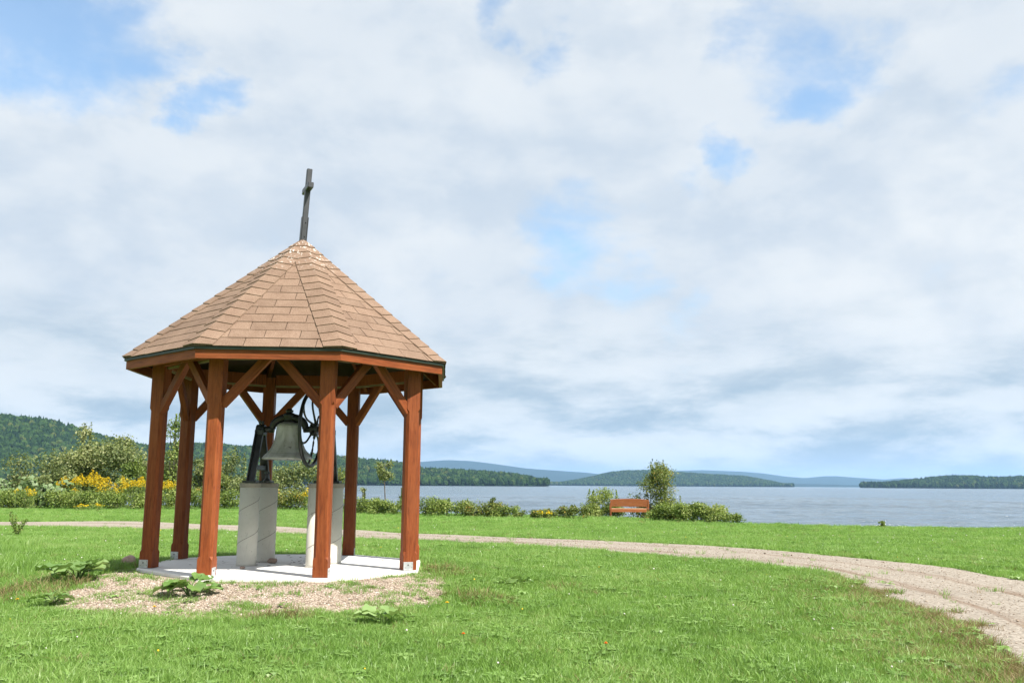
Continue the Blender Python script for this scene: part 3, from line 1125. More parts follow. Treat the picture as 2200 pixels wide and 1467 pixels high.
def grass_zone(y0, y1, dens, scale):
    # field of view wedge with a margin
    A = 0.5 * (y1 + y0) * (y1 - y0) * 1.42
    n = int(A * dens * 1.35)
    y = np.sqrt(RNG.uniform(y0 ** 2, y1 ** 2, n))
    x = RNG.uniform(-0.71, 0.68, n) * y + RNG.uniform(-1.2, 1.2, n)
    P = np.stack([x, y], -1)
    P = P[slab_clear(P, 1.50)]
    P = P[P[:, 1] < shore_y(P[:, 0]) + 0.8]
    inp = in_poly(P, PATH_POLY)
    inb = in_poly(P, BEDs)
    r = RNG.random(len(P))
    keepp = np.ones(len(P), bool)
    keepp[inp] = (r[inp] < 0.004) | ((P[inp][:, 0] > 2) & (P[inp][:, 1] < 10.5) & (r[inp] < 0.4) & (vnoise(P[inp], 2.2, 1.0) * 0.42 + 0.06 - dist_to_line(P[inp], NEs) > 0))
    nb = vnoise(P[inb], 2.6, 4.0) * 0.8 + vnoise(P[inb], 6.5, 2.0) * 0.45
    edge_d = dist_to_line(P[inb], np.repeat(BEDs, 3, axis=0))
    edge_d = np.where(np.hypot(P[inb][:, 0] - GX, P[inb][:, 1] - GY) < 1.62, 0.05, edge_d)
    keepp[inb] = (nb + np.clip(0.34 - edge_d, 0, 1) * 1.2 > 0.08) & (r[inb] < 0.66) | (r[inb] < 0.03)
    return P[keepp], scale


allp, alls = [], []
for y0, y1, dens, s in ((4.4, 7.5, 760, 0.9), (7.5, 11, 430, 0.95), (11, 16, 210, 1.05), (16, 24, 110, 1.15), (24, 36, 50, 1.3), (36, 58, 24, 1.5)):
    P, s = grass_zone(y0, y1, dens, s)
    allp.append(P)
    alls.append(np.full(len(P), s))
P = np.concatenate(allp)
S = np.concatenate(alls)
n = len(P)
pick = RNG.choice([0, 1, 2, 3, 4, 5, 6], n, p=[0.33, 0.30, 0.22, 0.085, 0.03, 0.01, 0.025])
dn = dist_to_line(P, NEs)
near_e = (dn < 1.3) & (P[:, 1] < 11.5) & (P[:, 0] > 2)
side = RNG.random(n)
pick[near_e & (side < 0.95 * np.exp(-dn / 0.42) * sstep(11.5, 8.5, P[:, 1]))] = 6
dg = np.hypot(P[:, 0] - GX, P[:, 1] - GY)
vn = vnoise(P, 1.7, 8.0)
bedmask = in_poly(P, BEDs)
ring_ = (dg > 1.5) & (dg < 3.1) & (P[:, 1] < 9.9) & ~bedmask
pick[ring_ & (vn > 0.05) & (side < 0.32)] = 6
pick[ring_ & (vn > 0.25) & (side < 0.2)] = 7
leftw = (np.abs(P[:, 0] + 0.585 * P[:, 1]) < 1.2) & (P[:, 1] > 9) & (P[:, 1] < 16) & (P[:, 0] < -0.52 * P[:, 1])
pick[leftw & (side < 0.06)] = 8
sc = S * RNG.uniform(0.7, 1.25, n) * (1 + 0.35 * vn)
sc[bedmask] *= 0.75
scatter('grass', np.c_[P, gz(P[:, 0], P[:, 1])], RNG.random(n) * 6.28, sc, pick, TUFTS, 'green mown lawn grass with clover around the gazebo', 'grass')
print('grass tufts', n)

# ------------------------------------------------------------------ gazebo
def oct_pt(k, r, z):
    a = GYAW + R(-67.5 + 45 * k)
    return Vector((r * math.cos(a), r * math.sin(a), z))


gaz = empty('gazebo', (GX, GY, 0.0))
tag(gaz, 'octagonal red-brown timber gazebo with tan shingled roof and cross, sheltering the bell', 'gazebo')

# slab
mb = MB()
adj = {0: (-1.764, 8.49), 1: (-1.045, 9.26), 3: (-1.982, 11.11), 5: (-3.80, 10.42), 6: (-3.71, 9.33), 7: (-2.838, 8.50)}
post_xy = [oct_pt(k, R_POST, 0) for k in range(8)]
for k, q in adj.items():
    post_xy[k] = Vector((q[0] - GX, q[1] - GY, 0))


def slab_pt(k, ext, z):
    p = post_xy[k]
    return p * ((p.length + ext) / p.length) + Vector((0, 0, z))


top = [slab_pt(k, 0.105, 0.0) for k in range(8)]
top2 = [slab_pt(k, 0.117, -0.012) for k in range(8)]
bot = [slab_pt(k, 0.117, -0.32) for k in range(8)]
mb.add(top + top2 + bot, [tuple(range(8))] + [(k + 8, (k + 1) % 8 + 8, (k + 1) % 8, k) for k in range(8)] + [(k + 16, (k + 1) % 8 + 16, (k + 1) % 8 + 8, k + 8) for k in range(8)] + [tuple(range(23, 15, -1))])
slab = mb.build('concrete_slab', CONC_SLAB, gaz)

# posts: order P4, P6, hidden, P5, P7, P2, P1, P3 ; measured turn of each post and the side carrying its base plate
W_P = 0.14
post_yaw = [0.6, 23, 30, 2.3, 4.3, -14, -10, -1.5]
plate_side = ['px', 'ny', 'ny', 'px', 'px', 'ny', 'ny', 'px']
POST_TOP = 2.16


def ring(h, c):
    """square of half width h with corners cut by c, 8 points"""
    return [(h, -h + c), (h, h - c), (h - c, h), (-h + c, h), (-h, h - c), (-h, -h + c), (-h + c, -h), (h - c, -h)]


for k in range(8):
    h = W_P / 2
    secs = [(0.004, h, .003), (0.155, h, .003), (0.185, h, .026), (1.60, h, .026), (1.63, h, .003), (POST_TOP, h, .003)]
    vs, fs = [], []
    for z, hh, c in secs:
        vs += [(x, y, z) for x, y in ring(hh, c)]
    for j in range(len(secs) - 1):
        for i in range(8):
            fs.append((j * 8 + i, j * 8 + (i + 1) % 8, (j + 1) * 8 + (i + 1) % 8, (j + 1) * 8 + i))
    fs += [tuple(range(7, -1, -1)), tuple((len(secs) - 1) * 8 + i for i in range(8))]
    po = obj('post', vs, fs, WOOD, gaz)
    po.location = post_xy[k]
    po.rotation_euler = (0, 0, R(post_yaw[k]))
    # galvanised base plate wrapped on one side and its opposite
    for sgn in (1, -1):
        m2 = MB()
        if plate_side[k] == 'px':
            m2.box((sgn * (h + 0.002), -0.012, 0.044), (0.004, 0.098, 0.080), bev=0.001)
        else:
            m2.box((-0.018, -sgn * (h + 0.002), 0.044), (0.098, 0.004, 0.080), bev=0.001)
        pl = m2.build('base_plate', GALV, po)
    m3 = MB()
    for (u, w) in ((-0.02, 0.055), (-0.05, 0.03), (0.02, 0.03), (0.02, 0.066)):
        r_ = 0.006 if (u, w) == (-0.02, 0.055) else 0.003
        if plate_side[k] == 'px':
            m3.box((h + 0.005, u, w), (0.003, 2 * r_, 2 * r_))
        else:
            m3.box((u, -h - 0.005, w), (2 * r_, 0.003, 2 * r_))
    tag(m3.build('screw', SCREW, po), kind='stuff')

# ring beams, braces, nailer strips
for k in range(8):
    a, b = post_xy[k], post_xy[(k + 1) % 8]
    d = (b - a).normalized()
    out = Vector((d.y, -d.x, 0))
    bb = MB().beam(a + Vector((0, 0, 2.13)) + d * 0.075, b + Vector((0, 0, 2.13)) - d * 0.075, 0.09, 0.13, bev=0.004).build('ring_beam', WOOD, gaz)
    MB().beam(a + Vector((0, 0, 2.052)) + d * 0.075 - out * 0.030, b + Vector((0, 0, 2.052)) - d * 0.075 - out * 0.030, 0.022, 0.022).build('nailer_strip', PLY, gaz)
    half = (b - a).length / 2
    for (p0, dd) in ((a, d), (b, -d)):
        s = p0 + dd * 0.055 + Vector((0, 0, 1.60))
        e = p0 + dd * (half - 0.035) + Vector((0, 0, 2.09))
        br = MB().beam((0, 0, 0), (0, 0, (e - s).length), 0.062, 0.088, up=(0, 1, 0), bev=0.004)
        bo = br.build('brace', WOOD, gaz)
        z = (e - s).normalized()
        x = Vector((-dd.y, dd.x, 0)).normalized()
        y = z.cross(x)
        bo.matrix_local = Matrix.Translation(s) @ Matrix((x, y, z)).transposed().to_4x4()

# hip rafters and apex block
for k in range(8):
    p = oct_pt(k, R_EAVE - 0.05, Z_ET - 0.02)
    q = Vector((0, 0, Z_APEX - 0.13)) + oct_pt(k, 0.06, 0)
    MB().beam(p, q, 0.04, 0.12).build('hip_rafter', WOOD, gaz)

# roof deck: eight boards, each a slab with thickness
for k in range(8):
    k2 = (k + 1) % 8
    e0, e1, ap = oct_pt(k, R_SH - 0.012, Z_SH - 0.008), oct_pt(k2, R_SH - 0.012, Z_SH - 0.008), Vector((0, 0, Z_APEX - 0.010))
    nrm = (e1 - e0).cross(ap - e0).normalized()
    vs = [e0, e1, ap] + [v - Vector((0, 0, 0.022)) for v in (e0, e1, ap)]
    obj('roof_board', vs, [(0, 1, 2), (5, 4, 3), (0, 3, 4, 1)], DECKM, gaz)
    # fascia board
    f0, f1 = oct_pt(k, R_EAVE - 0.0005, 0), oct_pt(k2, R_EAVE - 0.0005, 0)
    g0, g1 = oct_pt(k, R_EAVE - 0.042, 0), oct_pt(k2, R_EAVE - 0.042, 0)
    zb, zt = Z_EB, Z_ET + 0.012
    vs = [f0 + Vector((0, 0, zb)), f1 + Vector((0, 0, zb)), f1 + Vector((0, 0, zt)), f0 + Vector((0, 0, zt)), g0 + Vector((0, 0, zb)), g1 + Vector((0, 0, zb)), g1 + Vector((0, 0, zt)), g0 + Vector((0, 0, zt))]
    mid = (f0 + f1) / 2
    ang = math.atan2((f1 - f0).y, (f1 - f0).x)
    rm = Matrix.Rotation(-ang, 3, 'Z')
    fo = obj('fascia_board', [rm @ (v - mid) for v in vs], [(0, 1, 2, 3), (5, 4, 7, 6), (4, 5, 1, 0), (3, 2, 6, 7), (1, 5, 6, 2), (4, 0, 3, 7)], WOOD_X, gaz)
    fo.location = mid
    fo.rotation_euler = (0, 0, ang)
    # drip edge
    d0, d1 = oct_pt(k, R_SH + 0.002, 0), oct_pt(k2, R_SH + 0.002, 0)
    h0, h1 = oct_pt(k, R_EAVE + 0.003, 0), oct_pt(k2, R_EAVE + 0.003, 0)
    z0, z1 = Z_ET - 0.004, Z_SH - 0.010
    vs = [d0 + Vector((0, 0, z0)), d1 + Vector((0, 0, z0)), d1 + Vector((0, 0, z1)), d0 + Vector((0, 0, z1)), h0 + Vector((0, 0, z0)), h1 + Vector((0, 0, z0)), h1 + Vector((0, 0, z1)), h0 + Vector((0, 0, z1))]
    obj('drip_edge', vs, [(0, 1, 2, 3), (5, 4, 7, 6), (4, 5, 1, 0), (3, 2, 6, 7), (1, 5, 6, 2), (4, 0, 3, 7)], DRIP, gaz)

# shingles
roof = empty('shingle_roof', (0, 0, 0))
roof.parent = gaz
N_C = 15
apex = Vector((0, 0, Z_APEX))
FRONT = {7, 0, 6, 5, 1}
rs = random.Random(5)
for k in range(8):
    k2 = (k + 1) % 8
    e0, e1 = oct_pt(k, R_SH + 0.012, Z_SH - 0.008), oct_pt(k2, R_SH + 0.012, Z_SH - 0.008)
    mid = (e0 + e1) / 2
    ux = (e1 - e0).normalized()
    uy = (apex - mid)
    L = uy.length
    uy.normalize()
    un = ux.cross(uy).normalized()
    if un.z < 0:
        un = -un
    edge = (e1 - e0).length
    ex = L / (N_C + 0.4)
    back = MB()
    for c in range(N_C):
        s0, s1 = c * ex, (c + 1) * ex + 0.02
        hw0, hw1 = edge / 2 * (1 - s0 / L), edge / 2 * max(0.0, 1 - s1 / L)
        tab = 0.333
        off = (0.5 * tab if c % 2 else 0.0) + rs.uniform(-0.012, 0.012) + 0.11
        j0 = math.floor((-hw0 - off) / tab)
        x = off + j0 * tab
        while x < hw0:
            a0, a1 = x + 0.003, x + tab - 0.003
            x += tab
            b0, b1 = max(a0, -hw0), min(a1, hw0)
            if b1 - b0 < 0.03:
                continue
            t0, t1 = max(a0, -hw1), min(a1, hw1)
            if t1 <= t0:
                t0 = t1 = max(-hw1, min(hw1, (b0 + b1) / 2))
                t0 -= 0.004
                t1 += 0.004
            lift, lift2 = 0.0075 + rs.uniform(-0.0015, 0.002), 0.002
            th = 0.005
            sk = rs.uniform(-0.003, 0.003)

            def P3(xx, ss, nn):
                return mid + ux * xx + uy * ss + un * nn
            vs = [P3(b0, s0 + sk, lift), P3(b1, s0 - sk * 0.5, lift), P3(t1, s1, lift2), P3(t0, s1, lift2),
                  P3(b0, s0 + sk, lift - th), P3(b1, s0 - sk * 0.5, lift - th), P3(t1, s1, lift2 - th), P3(t0, s1, lift2 - th)]
            fs = [(0, 1, 2, 3), (4, 5, 1, 0), (5, 6, 2, 1), (7, 4, 0, 3)]
            if k in FRONT:
                obj('shingle', vs, fs, SHINGLE, roof)
            else:
                back.add(vs, fs)
    if k not in FRONT:
        tag(back.build('shingle_courses', SHINGLE, roof), kind='stuff')

# hip caps: a bent strip over every hip, course by course
backcap = MB()
for k in range(8):
    def facedir(side):
        k2 = (k + side) % 8
        e0, e1 = oct_pt(k, R_SH + 0.012, Z_SH - 0.008), oct_pt(k2, R_SH + 0.012, Z_SH - 0.008)
        m_ = (e0 + e1) / 2
        return (e1 - e0).normalized(), (apex - m_).normalized()
    base = oct_pt(k, R_SH + 0.014, Z_SH - 0.008)
    hip = (apex - base)
    HL = hip.length
    hip.normalize()
    hn = Vector((base.x, base.y, 0)).normalized().cross(Vector((0, 0, 1)))
    upn = hip.cross(hn).normalized()
    if upn.z < 0:
        upn = -upn
    sides = []
    for side in (1, -1):
        ex_, up_ = facedir(side)
        nn = ex_.cross(up_).normalized()
        if nn.z < 0:
            nn = -nn
        # direction within the face, square to the hip, pointing away from it
        w = nn.cross(hip).normalized()
        if w.dot(ex_) < 0:
            w = -w
        sides.append((w, nn))
    ncap = 16
    ce = HL / (ncap + 0.2)
    for c in range(ncap):
        s0, s1 = c * ce - (0.0 if c else 0.006), min((c + 1) * ce + 0.03, HL - 0.01)
        lift0, lift1 = 0.023, 0.012
        wid = 0.165
        # near the apex the caps of neighbouring hips crowd together
        vs = []
        for s, lf in ((s0, lift0), (s1, lift1)):
            wmax = min(wid, (HL - s) * 0.34 + 0.006)
            ctr = base + hip * s
            l_, r_ = sides[1], sides[0]
            sag = 0.03 if s == s0 else 0.0
            pts = [ctr + l_[0] * wmax + l_[1] * lf * 0.8 - hip * 0.0, ctr + l_[0] * wmax * 0.22 + l_[1] * (lf + 0.002) - hip * sag * 0.4, ctr + upn * (lf + 0.004) - hip * sag * 0.4,
                   ctr + r_[0] * wmax * 0.22 + r_[1] * (lf + 0.002) - hip * sag * 0.4, ctr + r_[0] * wmax + r_[1] * lf * 0.8]
            if c == 0 and s == s0:
                for q_ in range(5):
                    up_q = facedir(-1)[1] if q_ < 2 else facedir(1)[1]
                    lack = -(pts[q_] - base).dot(up_q)
                    if lack > -0.004:
                        pts[q_] = pts[q_] + hip * ((lack + 0.004) / hip.dot(up_q))
            vs += pts + [p - upn * 0.009 for p in pts]
        fs = []
        for i in range(4):
            fs.append((i, i + 1, 10 + i + 1, 10 + i))
            fs.append((5 + i, 5 + i + 1, i + 1, i))
        fs += [(0, 10, 15, 5), (14, 4, 9, 19)]
        if k in (7, 0, 1, 6):
            obj('hip_cap', vs, fs, SHINGLE, roof)
        else:
            backcap.add(vs, fs)
tag(backcap.build('hip_cap_courses', SHINGLE, roof), kind='stuff')

# cross on the apex
cr = empty('cross', (0, 0, Z_APEX - 0.03))
cr.rotation_euler = (Matrix.Rotation(R(2.6), 3, Vector((-0.237, 0.971, 0))) @ Matrix.Rotation(R(25), 3, 'Z')).to_euler()
cr.parent = gaz
CH = 0.88
MB().box((0, 0, CH / 2), (0.060, 0.055, CH), bev=0.006).build('upright', CROSSM, cr)
MB().box((0, 0, 0.645), (0.066, 0.33, 0.066), bev=0.006).build('crossarm', CROSSM, cr)
for s in (-1, 1):
    MB().box((s * 0.035, 0.0, 0.155), (0.008, 0.052, 0.29), bev=0.001).build('mounting_strap', CROSSM, cr)
for z in (0.07, 0.235):
    MB().box((0.008, -0.0315, z), (0.014, 0.008, 0.014), bev=0.002).build('bolt', CROSSM, cr)

# ------------------------------------------------------------------ bell pillars
PIL = [(-2.800, 9.635, 'front pillar under the left bell stand, round grey concrete with spiral seams'),
       (-2.725, 10.085, 'rear pillar under the left bell stand, round grey concrete half hidden by its twin'),
       (-2.040, 9.515, 'front pillar under the wheel side of the bell, pale concrete partly behind a post'),
       (-1.955, 9.920, 'rear pillar under the wheel side of the bell, grey concrete seen right of a post')]
P_H, P_R = 0.815, 0.104
for n_, (x, y, lab) in enumerate(PIL):
    po = empty('concrete_pillar', (x, y, 0.0), 0.4 * n_)
    tag(po, lab, 'pillar', 'four round pillars carrying the bell')
    sh = MB().lathe([(P_R * 1.02, 0.001), (P_R, 0.03), (P_R, P_H)], 32).build('shaft', CONC_PILLAR, po, True)
    for v in sh.data.polygons:
        v.use_smooth = len(v.vertices) == 4
    # spiral form seam standing slightly proud
    pts = []
    for i in range(150):
        t_ = i / 149
        a = t_ * 2 * math.pi * 2.3
        pts.append((math.cos(a) * (P_R + 0.0002), math.sin(a) * (P_R + 0.0002), 0.03 + t_ * (P_H - 0.05)))
    MB().tube(pts, 0.0028, 4).build('form_seam', SEAMM, po)
    MB().lathe([(P_R + 0.006, P_H + 0.0005), (P_R + 0.007, P_H + 0.004), (P_R + 0.007, P_H + 0.042), (P_R - 0.004, P_H + 0.047)], 32).build('cap', CONC_CAP, po)
PT = P_H + 0.047

# ------------------------------------------------------------------ bell
A_l = Vector(((PIL[0][0] + PIL[1][0]) / 2, (PIL[0][1] + PIL[1][1]) / 2, 0))
A_r = Vector(((PIL[2][0] + PIL[3][0]) / 2, (PIL[2][1] + PIL[3][1]) / 2, 0))
axd = (A_r - A_l).normalized()
c_b = (A_l + A_r) / 2
bell = empty('church_bell', (c_b.x, c_b.y, PT), math.atan2(axd.y, axd.x) + R(6))
tag(bell, 'weathered grey-green bell hung from a black iron yoke with wheel between A-shaped stands', 'bell')
half = (A_r - A_l).length / 2
AXZ = 0.585            # height of the axle above the pillars
yv = 0.22              # half distance between front and rear pillar of one stand
bx = -0.075            # bell sits a touch left of centre, the wheel on the right
# bell body profile (radius, z below axle)
prof = [(0.0, 0.085), (0.05, 0.083), (0.095, 0.070), (0.122, 0.052), (0.132, 0.036), (0.134, 0.0), (0.137, -0.04), (0.143, -0.085), (0.152, -0.125), (0.165, -0.165), (0.183, -0.205), (0.204, -0.238),
        (0.214, -0.250), (0.222, -0.258), (0.240, -0.276), (0.258, -0.296), (0.270, -0.316), (0.272, -0.326), (0.264, -0.330), (0.244, -0.312), (0.20, -0.255), (0.17, -0.20), (0.14, -0.13), (0.12, -0.03), (0.10, 0.03), (0.0, 0.05)]
bb = MB().lathe([(max(r_, 0.0004), z + AXZ) for r_, z in prof], 48, c=(bx, 0, 0)).build('bell_body', BELLM, bell, True)
for z, r_ in ((-0.256, 0.2195), (-0.238, 0.2045), (0.030, 0.133)):
    MB().tube([(bx + math.cos(a) * r_, math.sin(a) * r_, AXZ + z) for a in np.linspace(0, 2 * math.pi, 48, endpoint=False)], 0.0035, 6, closed=True).build('moulding', BELLM, bell, True)
cl = MB()
cl.tube([(bx, 0, AXZ - 0.0), (bx, 0, AXZ - 0.26)], 0.012, 8)
cl.lathe([(0.002, -0.045), (0.03, -0.03), (0.042, 0), (0.03, 0.03), (0.002, 0.045)], 14, c=(bx, 0, AXZ - 0.285))
cl.build('clapper', IRON, bell, True)
# yoke: arch over the bell with a hub and bolt
yk = MB()
pts, rad = [], []
for i in range(25):
    a = math.pi * i / 24
    pts.append((bx - 0.185 * math.cos(a), 0, AXZ + 0.005 + 0.125 * math.sin(a) ** 0.8))
    rad.append(0.036 + 0.010 * math.sin(a))
yk.tube(pts, rad, 10, up=(0, 1, 0))
yk.lathe([(0.075, 0.02), (0.082, 0.06), (0.058, 0.09), (0.052, 0.12), (0.066, 0.135), (0.070, 0.160), (0.052, 0.178), (0.034, 0.182), (0.034, 0.19), (0.042, 0.191), (0.042, 0.212), (0.026, 0.214), (0.026, 0.228)], 16, c=(bx, 0, AXZ))
yk.tube([(-half - 0.03, 0, AXZ), (bx - 0.17, 0, AXZ)], [0.026, 0.038], 12)
yk.tube([(bx + 0.17, 0, AXZ), (half + 0.03, 0, AXZ)], [0.036, 0.026], 12)
yk.build('yoke', IRON, bell, True)
# wheel
wh = MB()
wx = 0.175
WR = 0.40
wz = AXZ
wpts = [(wx, math.cos(a) * WR, wz + math.sin(a) * WR) for a in np.linspace(0, 2 * math.pi, 56, endpoint=False)]
wh.tube(wpts, 0.021, 8, closed=True, up=(1, 0, 0))
wheel = wh.build('wheel', IRON, bell, True)
for i in range(6):
    a0 = 2 * math.pi * i / 6 + 0.35
    sp = []
    for t_ in np.linspace(0, 1, 9):
        a = a0 + 0.28 * math.sin(math.pi * t_)
        r_ = 0.05 + (WR - 0.05) * t_
        sp.append((wx + 0.05 * (1 - t_) ** 1.5, math.cos(a) * r_, wz + math.sin(a) * r_))
    MB().tube(sp, [0.018, 0.015, 0.013, 0.012, 0.012, 0.012, 0.013, 0.014, 0.016], 7, flat=0.8).build('spoke', IRON, wheel, True)
MB().lathe([(0.065, -0.04), (0.07, -0.03), (0.07, 0.03), (0.065, 0.04)], 18, c=(wx + 0.04, 0, wz), mat=Matrix.Rotation(math.pi / 2, 3, 'Y')).build('hub', IRON, wheel)
# A-shaped stands
for s in (-1, 1):
    X0 = s * half
    st = MB()
    for t_ in (-1, 1):
        st.beam((X0, t_ * (yv + 0.015), 0.012), (X0, t_ * 0.035, AXZ - 0.03), 0.085, 0.036, up=(0, 1, 0), bev=0.004)
        st.beam((X0 + s * 0.03, t_ * (yv + 0.03), 0.012), (X0 + s * 0.03, t_ * 0.055, AXZ - 0.03), 0.014, 0.058, up=(0, 1, 0), bev=0.003)
        st.box((X0, t_ * (yv + 0.01), 0.014), (0.15, 0.11, 0.026), bev=0.004)
    st.beam((X0, -0.16, 0.165), (X0, 0.16, 0.165), 0.05, 0.055, bev=0.004)
    st.box((X0, 0, AXZ - 0.035), (0.10, 0.13, 0.07), bev=0.01)
    so = st.build('stand', IRON, bell)
    MB().lathe([(0.05, -0.045), (0.054, -0.04), (0.054, 0.04), (0.05, 0.045)], 16, c=(X0, 0, AXZ), mat=Matrix.Rotation(math.pi / 2, 3, 'Y')).build('bearing', IRON, so)
    for t_ in (-1, 1):
        MB().lathe([(0.012, 0), (0.012, 0.03), (0.018, 0.031), (0.018, 0.048), (0.009, 0.049), (0.009, 0.062)], 8, c=(X0, t_ * 0.042, AXZ + 0.035)).build('bolt', IRON, so)
MB().lathe([(0.04, 0), (0.045, 0.02), (0.02, 0.05), (0.016, 0.09), (0.03, 0.10), (0.03, 0.12)], 12, c=(-half + 0.06, 0.10, 0.003)).build('clapper_stop', IRON, bell)

# ------------------------------------------------------------------ stones and litter
def rock(name, loc, size, mat, label, cat='stone', seed=0, rz=0.0, sink=0.2):
    bm = bmesh.new()
    bmesh.ops.create_icosphere(bm, subdivisions=3, radius=0.5)
    for v in bm.verts:
        f = 1 + 0.22 * mnoise.noise(v.co * 2.1 + Vector((seed * 3.1, 0, 0))) + 0.06 * mnoise.noise(v.co * 7 + Vector((seed, 4, 0)))
        v.co = Vector((v.co.x * size[0] * f, v.co.y * size[1] * f, v.co.z * size[2] * f + size[2] * (0.5 - sink)))
    bm.verts.index_update()
    o = obj(name, [v.co.copy() for v in bm.verts], [[v.index for v in f.verts] for f in bm.faces], mat, None, True)
    bm.free()
    o.location = loc
    o.rotation_euler = (0, 0, rz)
    tag(o, label, cat)
    return o


g = pix_ground(277, 1218)
rock('stone', g, (0.165, 0.14, 0.15), STONE_PINK, 'smooth pinkish stone lying beside the foot of the leftmost post', seed=1)
g = pix_ground(903, 1240)
rock('stone', g, (0.13, 0.07, 0.035), STONE_PINK, 'flat pale stone in the gravel below the rightmost post', seed=2)
g = pix_at(565, 1207, 0)
rock('stone', (-2.60, 9.93, 0.0), (0.11, 0.07, 0.06), STONE, 'brown stone on the slab against the foot of a bell pillar', seed=3, sink=0.05)
g = pix_at(521, 1222, 0)
rock('stone_chip', g, (0.055, 0.03, 0.03), STONE, 'small reddish stone chip on the slab in front of the left bell pillars', seed=4, sink=0.03)

LEAFLIT = mat_noise('dead_leaf', (0.04, 0.03, 0.02), (0.10, 0.07, 0.045), 12, 0.9)
vs, fs = [], []
rl = random.Random(3)
for _ in range(75):
    while True:
        x, y = rl.gauss(-0.12, 0.55), rl.gauss(0.25, 0.5)
        if math.hypot(x, y) < 1.36:
            break
    a, s_ = rl.uniform(0, 6.28), rl.uniform(0.007, 0.024)
    nn = len(vs)
    for i in range(5):
        q = a + i * 6.283 / 5
        vs.append((GX + x + math.cos(q) * s_ * (1.5 if i == 0 else 1), GY + y + math.sin(q) * s_ * 0.7, 0.003 + rl.uniform(0, 0.008)))
    fs.append(tuple(range(nn, nn + 5)))
o = obj('litter', vs, fs, LEAFLIT)
tag(o, 'dark specks of leaf litter on the pale slab', 'litter', kind='stuff')

# ------------------------------------------------------------------ bench
bp = pix_ground(1353, 1113)
BENCHM = mat_wood('bench_wood', (1.1, 14, 14), (0.15, 0.04, 0.016), (0.26, 0.083, 0.033), (0.33, 0.12, 0.05))
BENCHSEAT = mat_wood('bench_seat_wood', (1.1, 14, 14), (0.42, 0.22, 0.12), (0.55, 0.32, 0.19), (0.62, 0.40, 0.25))
be = empty('park_bench', (bp[0], bp[1], bp[2]), R(-2))
tag(be, 'orange-brown wooden bench facing the lake beside the birch tree', 'bench')
BW = 1.66
# back panel with an arched top rail (rear side faces the camera)
n_ = 14
vs, fs = [], []
for i in range(n_ + 1):
    x = -BW / 2 + BW * i / n_
    arch = 0.05 * math.cos(math.pi * (i / n_ - 0.5)) ** 0.7 if 0 < i < n_ else 0.0
    zt_ = 0.80 + arch
    for y_ in (-0.018, 0.018):
        vs += [(x, y_ + 0.0, 0.53), (x, y_ - 0.03, zt_)]
for i in range(n_):
    a = 4 * i
    fs += [(a, a + 4, a + 5, a + 1), (a + 2, a + 3, a + 7, a + 6), (a + 1, a + 5, a + 7, a + 3), (a, a + 2, a + 6, a + 4)]
fs += [(0, 1, 3, 2), (4 * n_, 4 * n_ + 2, 4 * n_ + 3, 4 * n_ + 1)]
obj('backrest', vs, fs, BENCHM, be)
tr_ = []
for i in range(n_ + 1):
    x = -BW / 2 - 0.01 + (BW + 0.02) * i / n_
    arch = 0.05 * math.cos(math.pi * (i / n_ - 0.5)) ** 0.7 if 0 < i < n_ else 0.0
    tr_.append((x, -0.03, 0.815 + arch))
MB().tube(tr_, 0.022, 6, up=(0, 1, 0)).build('top_rail', BENCHM, be)
for j in range(4):
    MB().box((0, 0.065 + j * 0.115, 0.43), (BW - 0.02, 0.10, 0.03), bev=0.004).build('seat_slat', BENCHSEAT, be)
MB().box((0, -0.002, 0.345), (BW, 0.03, 0.13), bev=0.004).build('rear_apron', BENCHM, be)
MB().box((0, 0.47, 0.355), (BW, 0.03, 0.10), bev=0.004).build('front_apron', BENCHM, be)
for s in (-1, 1):
    MB().beam((s * (BW / 2 + 0.028), 0.01, -0.02), (s * (BW / 2 + 0.028), -0.03, 0.84), 0.05, 0.055, up=(0, 1, 0), bev=0.004).build('leg', BENCHM, be)
    MB().box((s * (BW / 2 + 0.028), 0.48, 0.31), (0.05, 0.055, 0.66), bev=0.004).build('leg', BENCHM, be)
    MB().box((s * (BW / 2 + 0.028), 0.25, 0.655), (0.06, 0.56, 0.032), bev=0.004).build('armrest', BENCHM, be)
    MB().box((s * (BW / 2 + 0.028), 0.245, 0.25), (0.035, 0.42, 0.045), bev=0.004).build('side_rail', BENCHM, be)

# ------------------------------------------------------------------ shrubs, trees and weeds
def leaf_cloud(C, Rr, n, size, rng, seedtint=None, shell=0.55, up_bias=0.35, aspect=0.62):
    """leaves spread through ellipsoids: C centres (m,3), Rr radii (m,3)"""
    vol = np.prod(Rr, axis=1) ** 0.75
    b = rng.choice(len(C), n, p=vol / vol.sum())
    d = rng.normal(size=(n, 3))
    d /= np.linalg.norm(d, axis=1)[:, None]
    r = shell + (1 - shell) * rng.random(n)
    r = np.where(rng.random(n) < 0.25, rng.random(n), r)[:, None]
    r = r * (1 + 0.18 * rng.normal(size=(n, 1)).clip(-1.5, 1.5))
    P = C[b] + d * r * Rr[b]
    nrm = d * 0.6 + rng.normal(size=(n, 3)) * 0.55 + np.array([0, 0, up_bias])
    nrm /= np.linalg.norm(nrm, axis=1)[:, None]
    return P, nrm, b


def leaf_quads(P, nrm, size, rng, aspect=0.62):
    n = len(P)
    t = np.cross(nrm, rng.normal(size=(n, 3)))
    t /= np.linalg.norm(t, axis=1)[:, None] + 1e-9
    bt = np.cross(nrm, t)
    s = (size * rng.uniform(0.6, 1.3, n))[:, None]
    fold = nrm * s * 0.12
    V = np.stack([P - t * s * 0.5, P - bt * s * aspect * 0.5 + fold, P + t * s * 0.5, P + bt * s * aspect * 0.5 + fold], 1).reshape(-1, 3)
    Fq = np.arange(n * 4).reshape(n, 4)
    return V, Fq


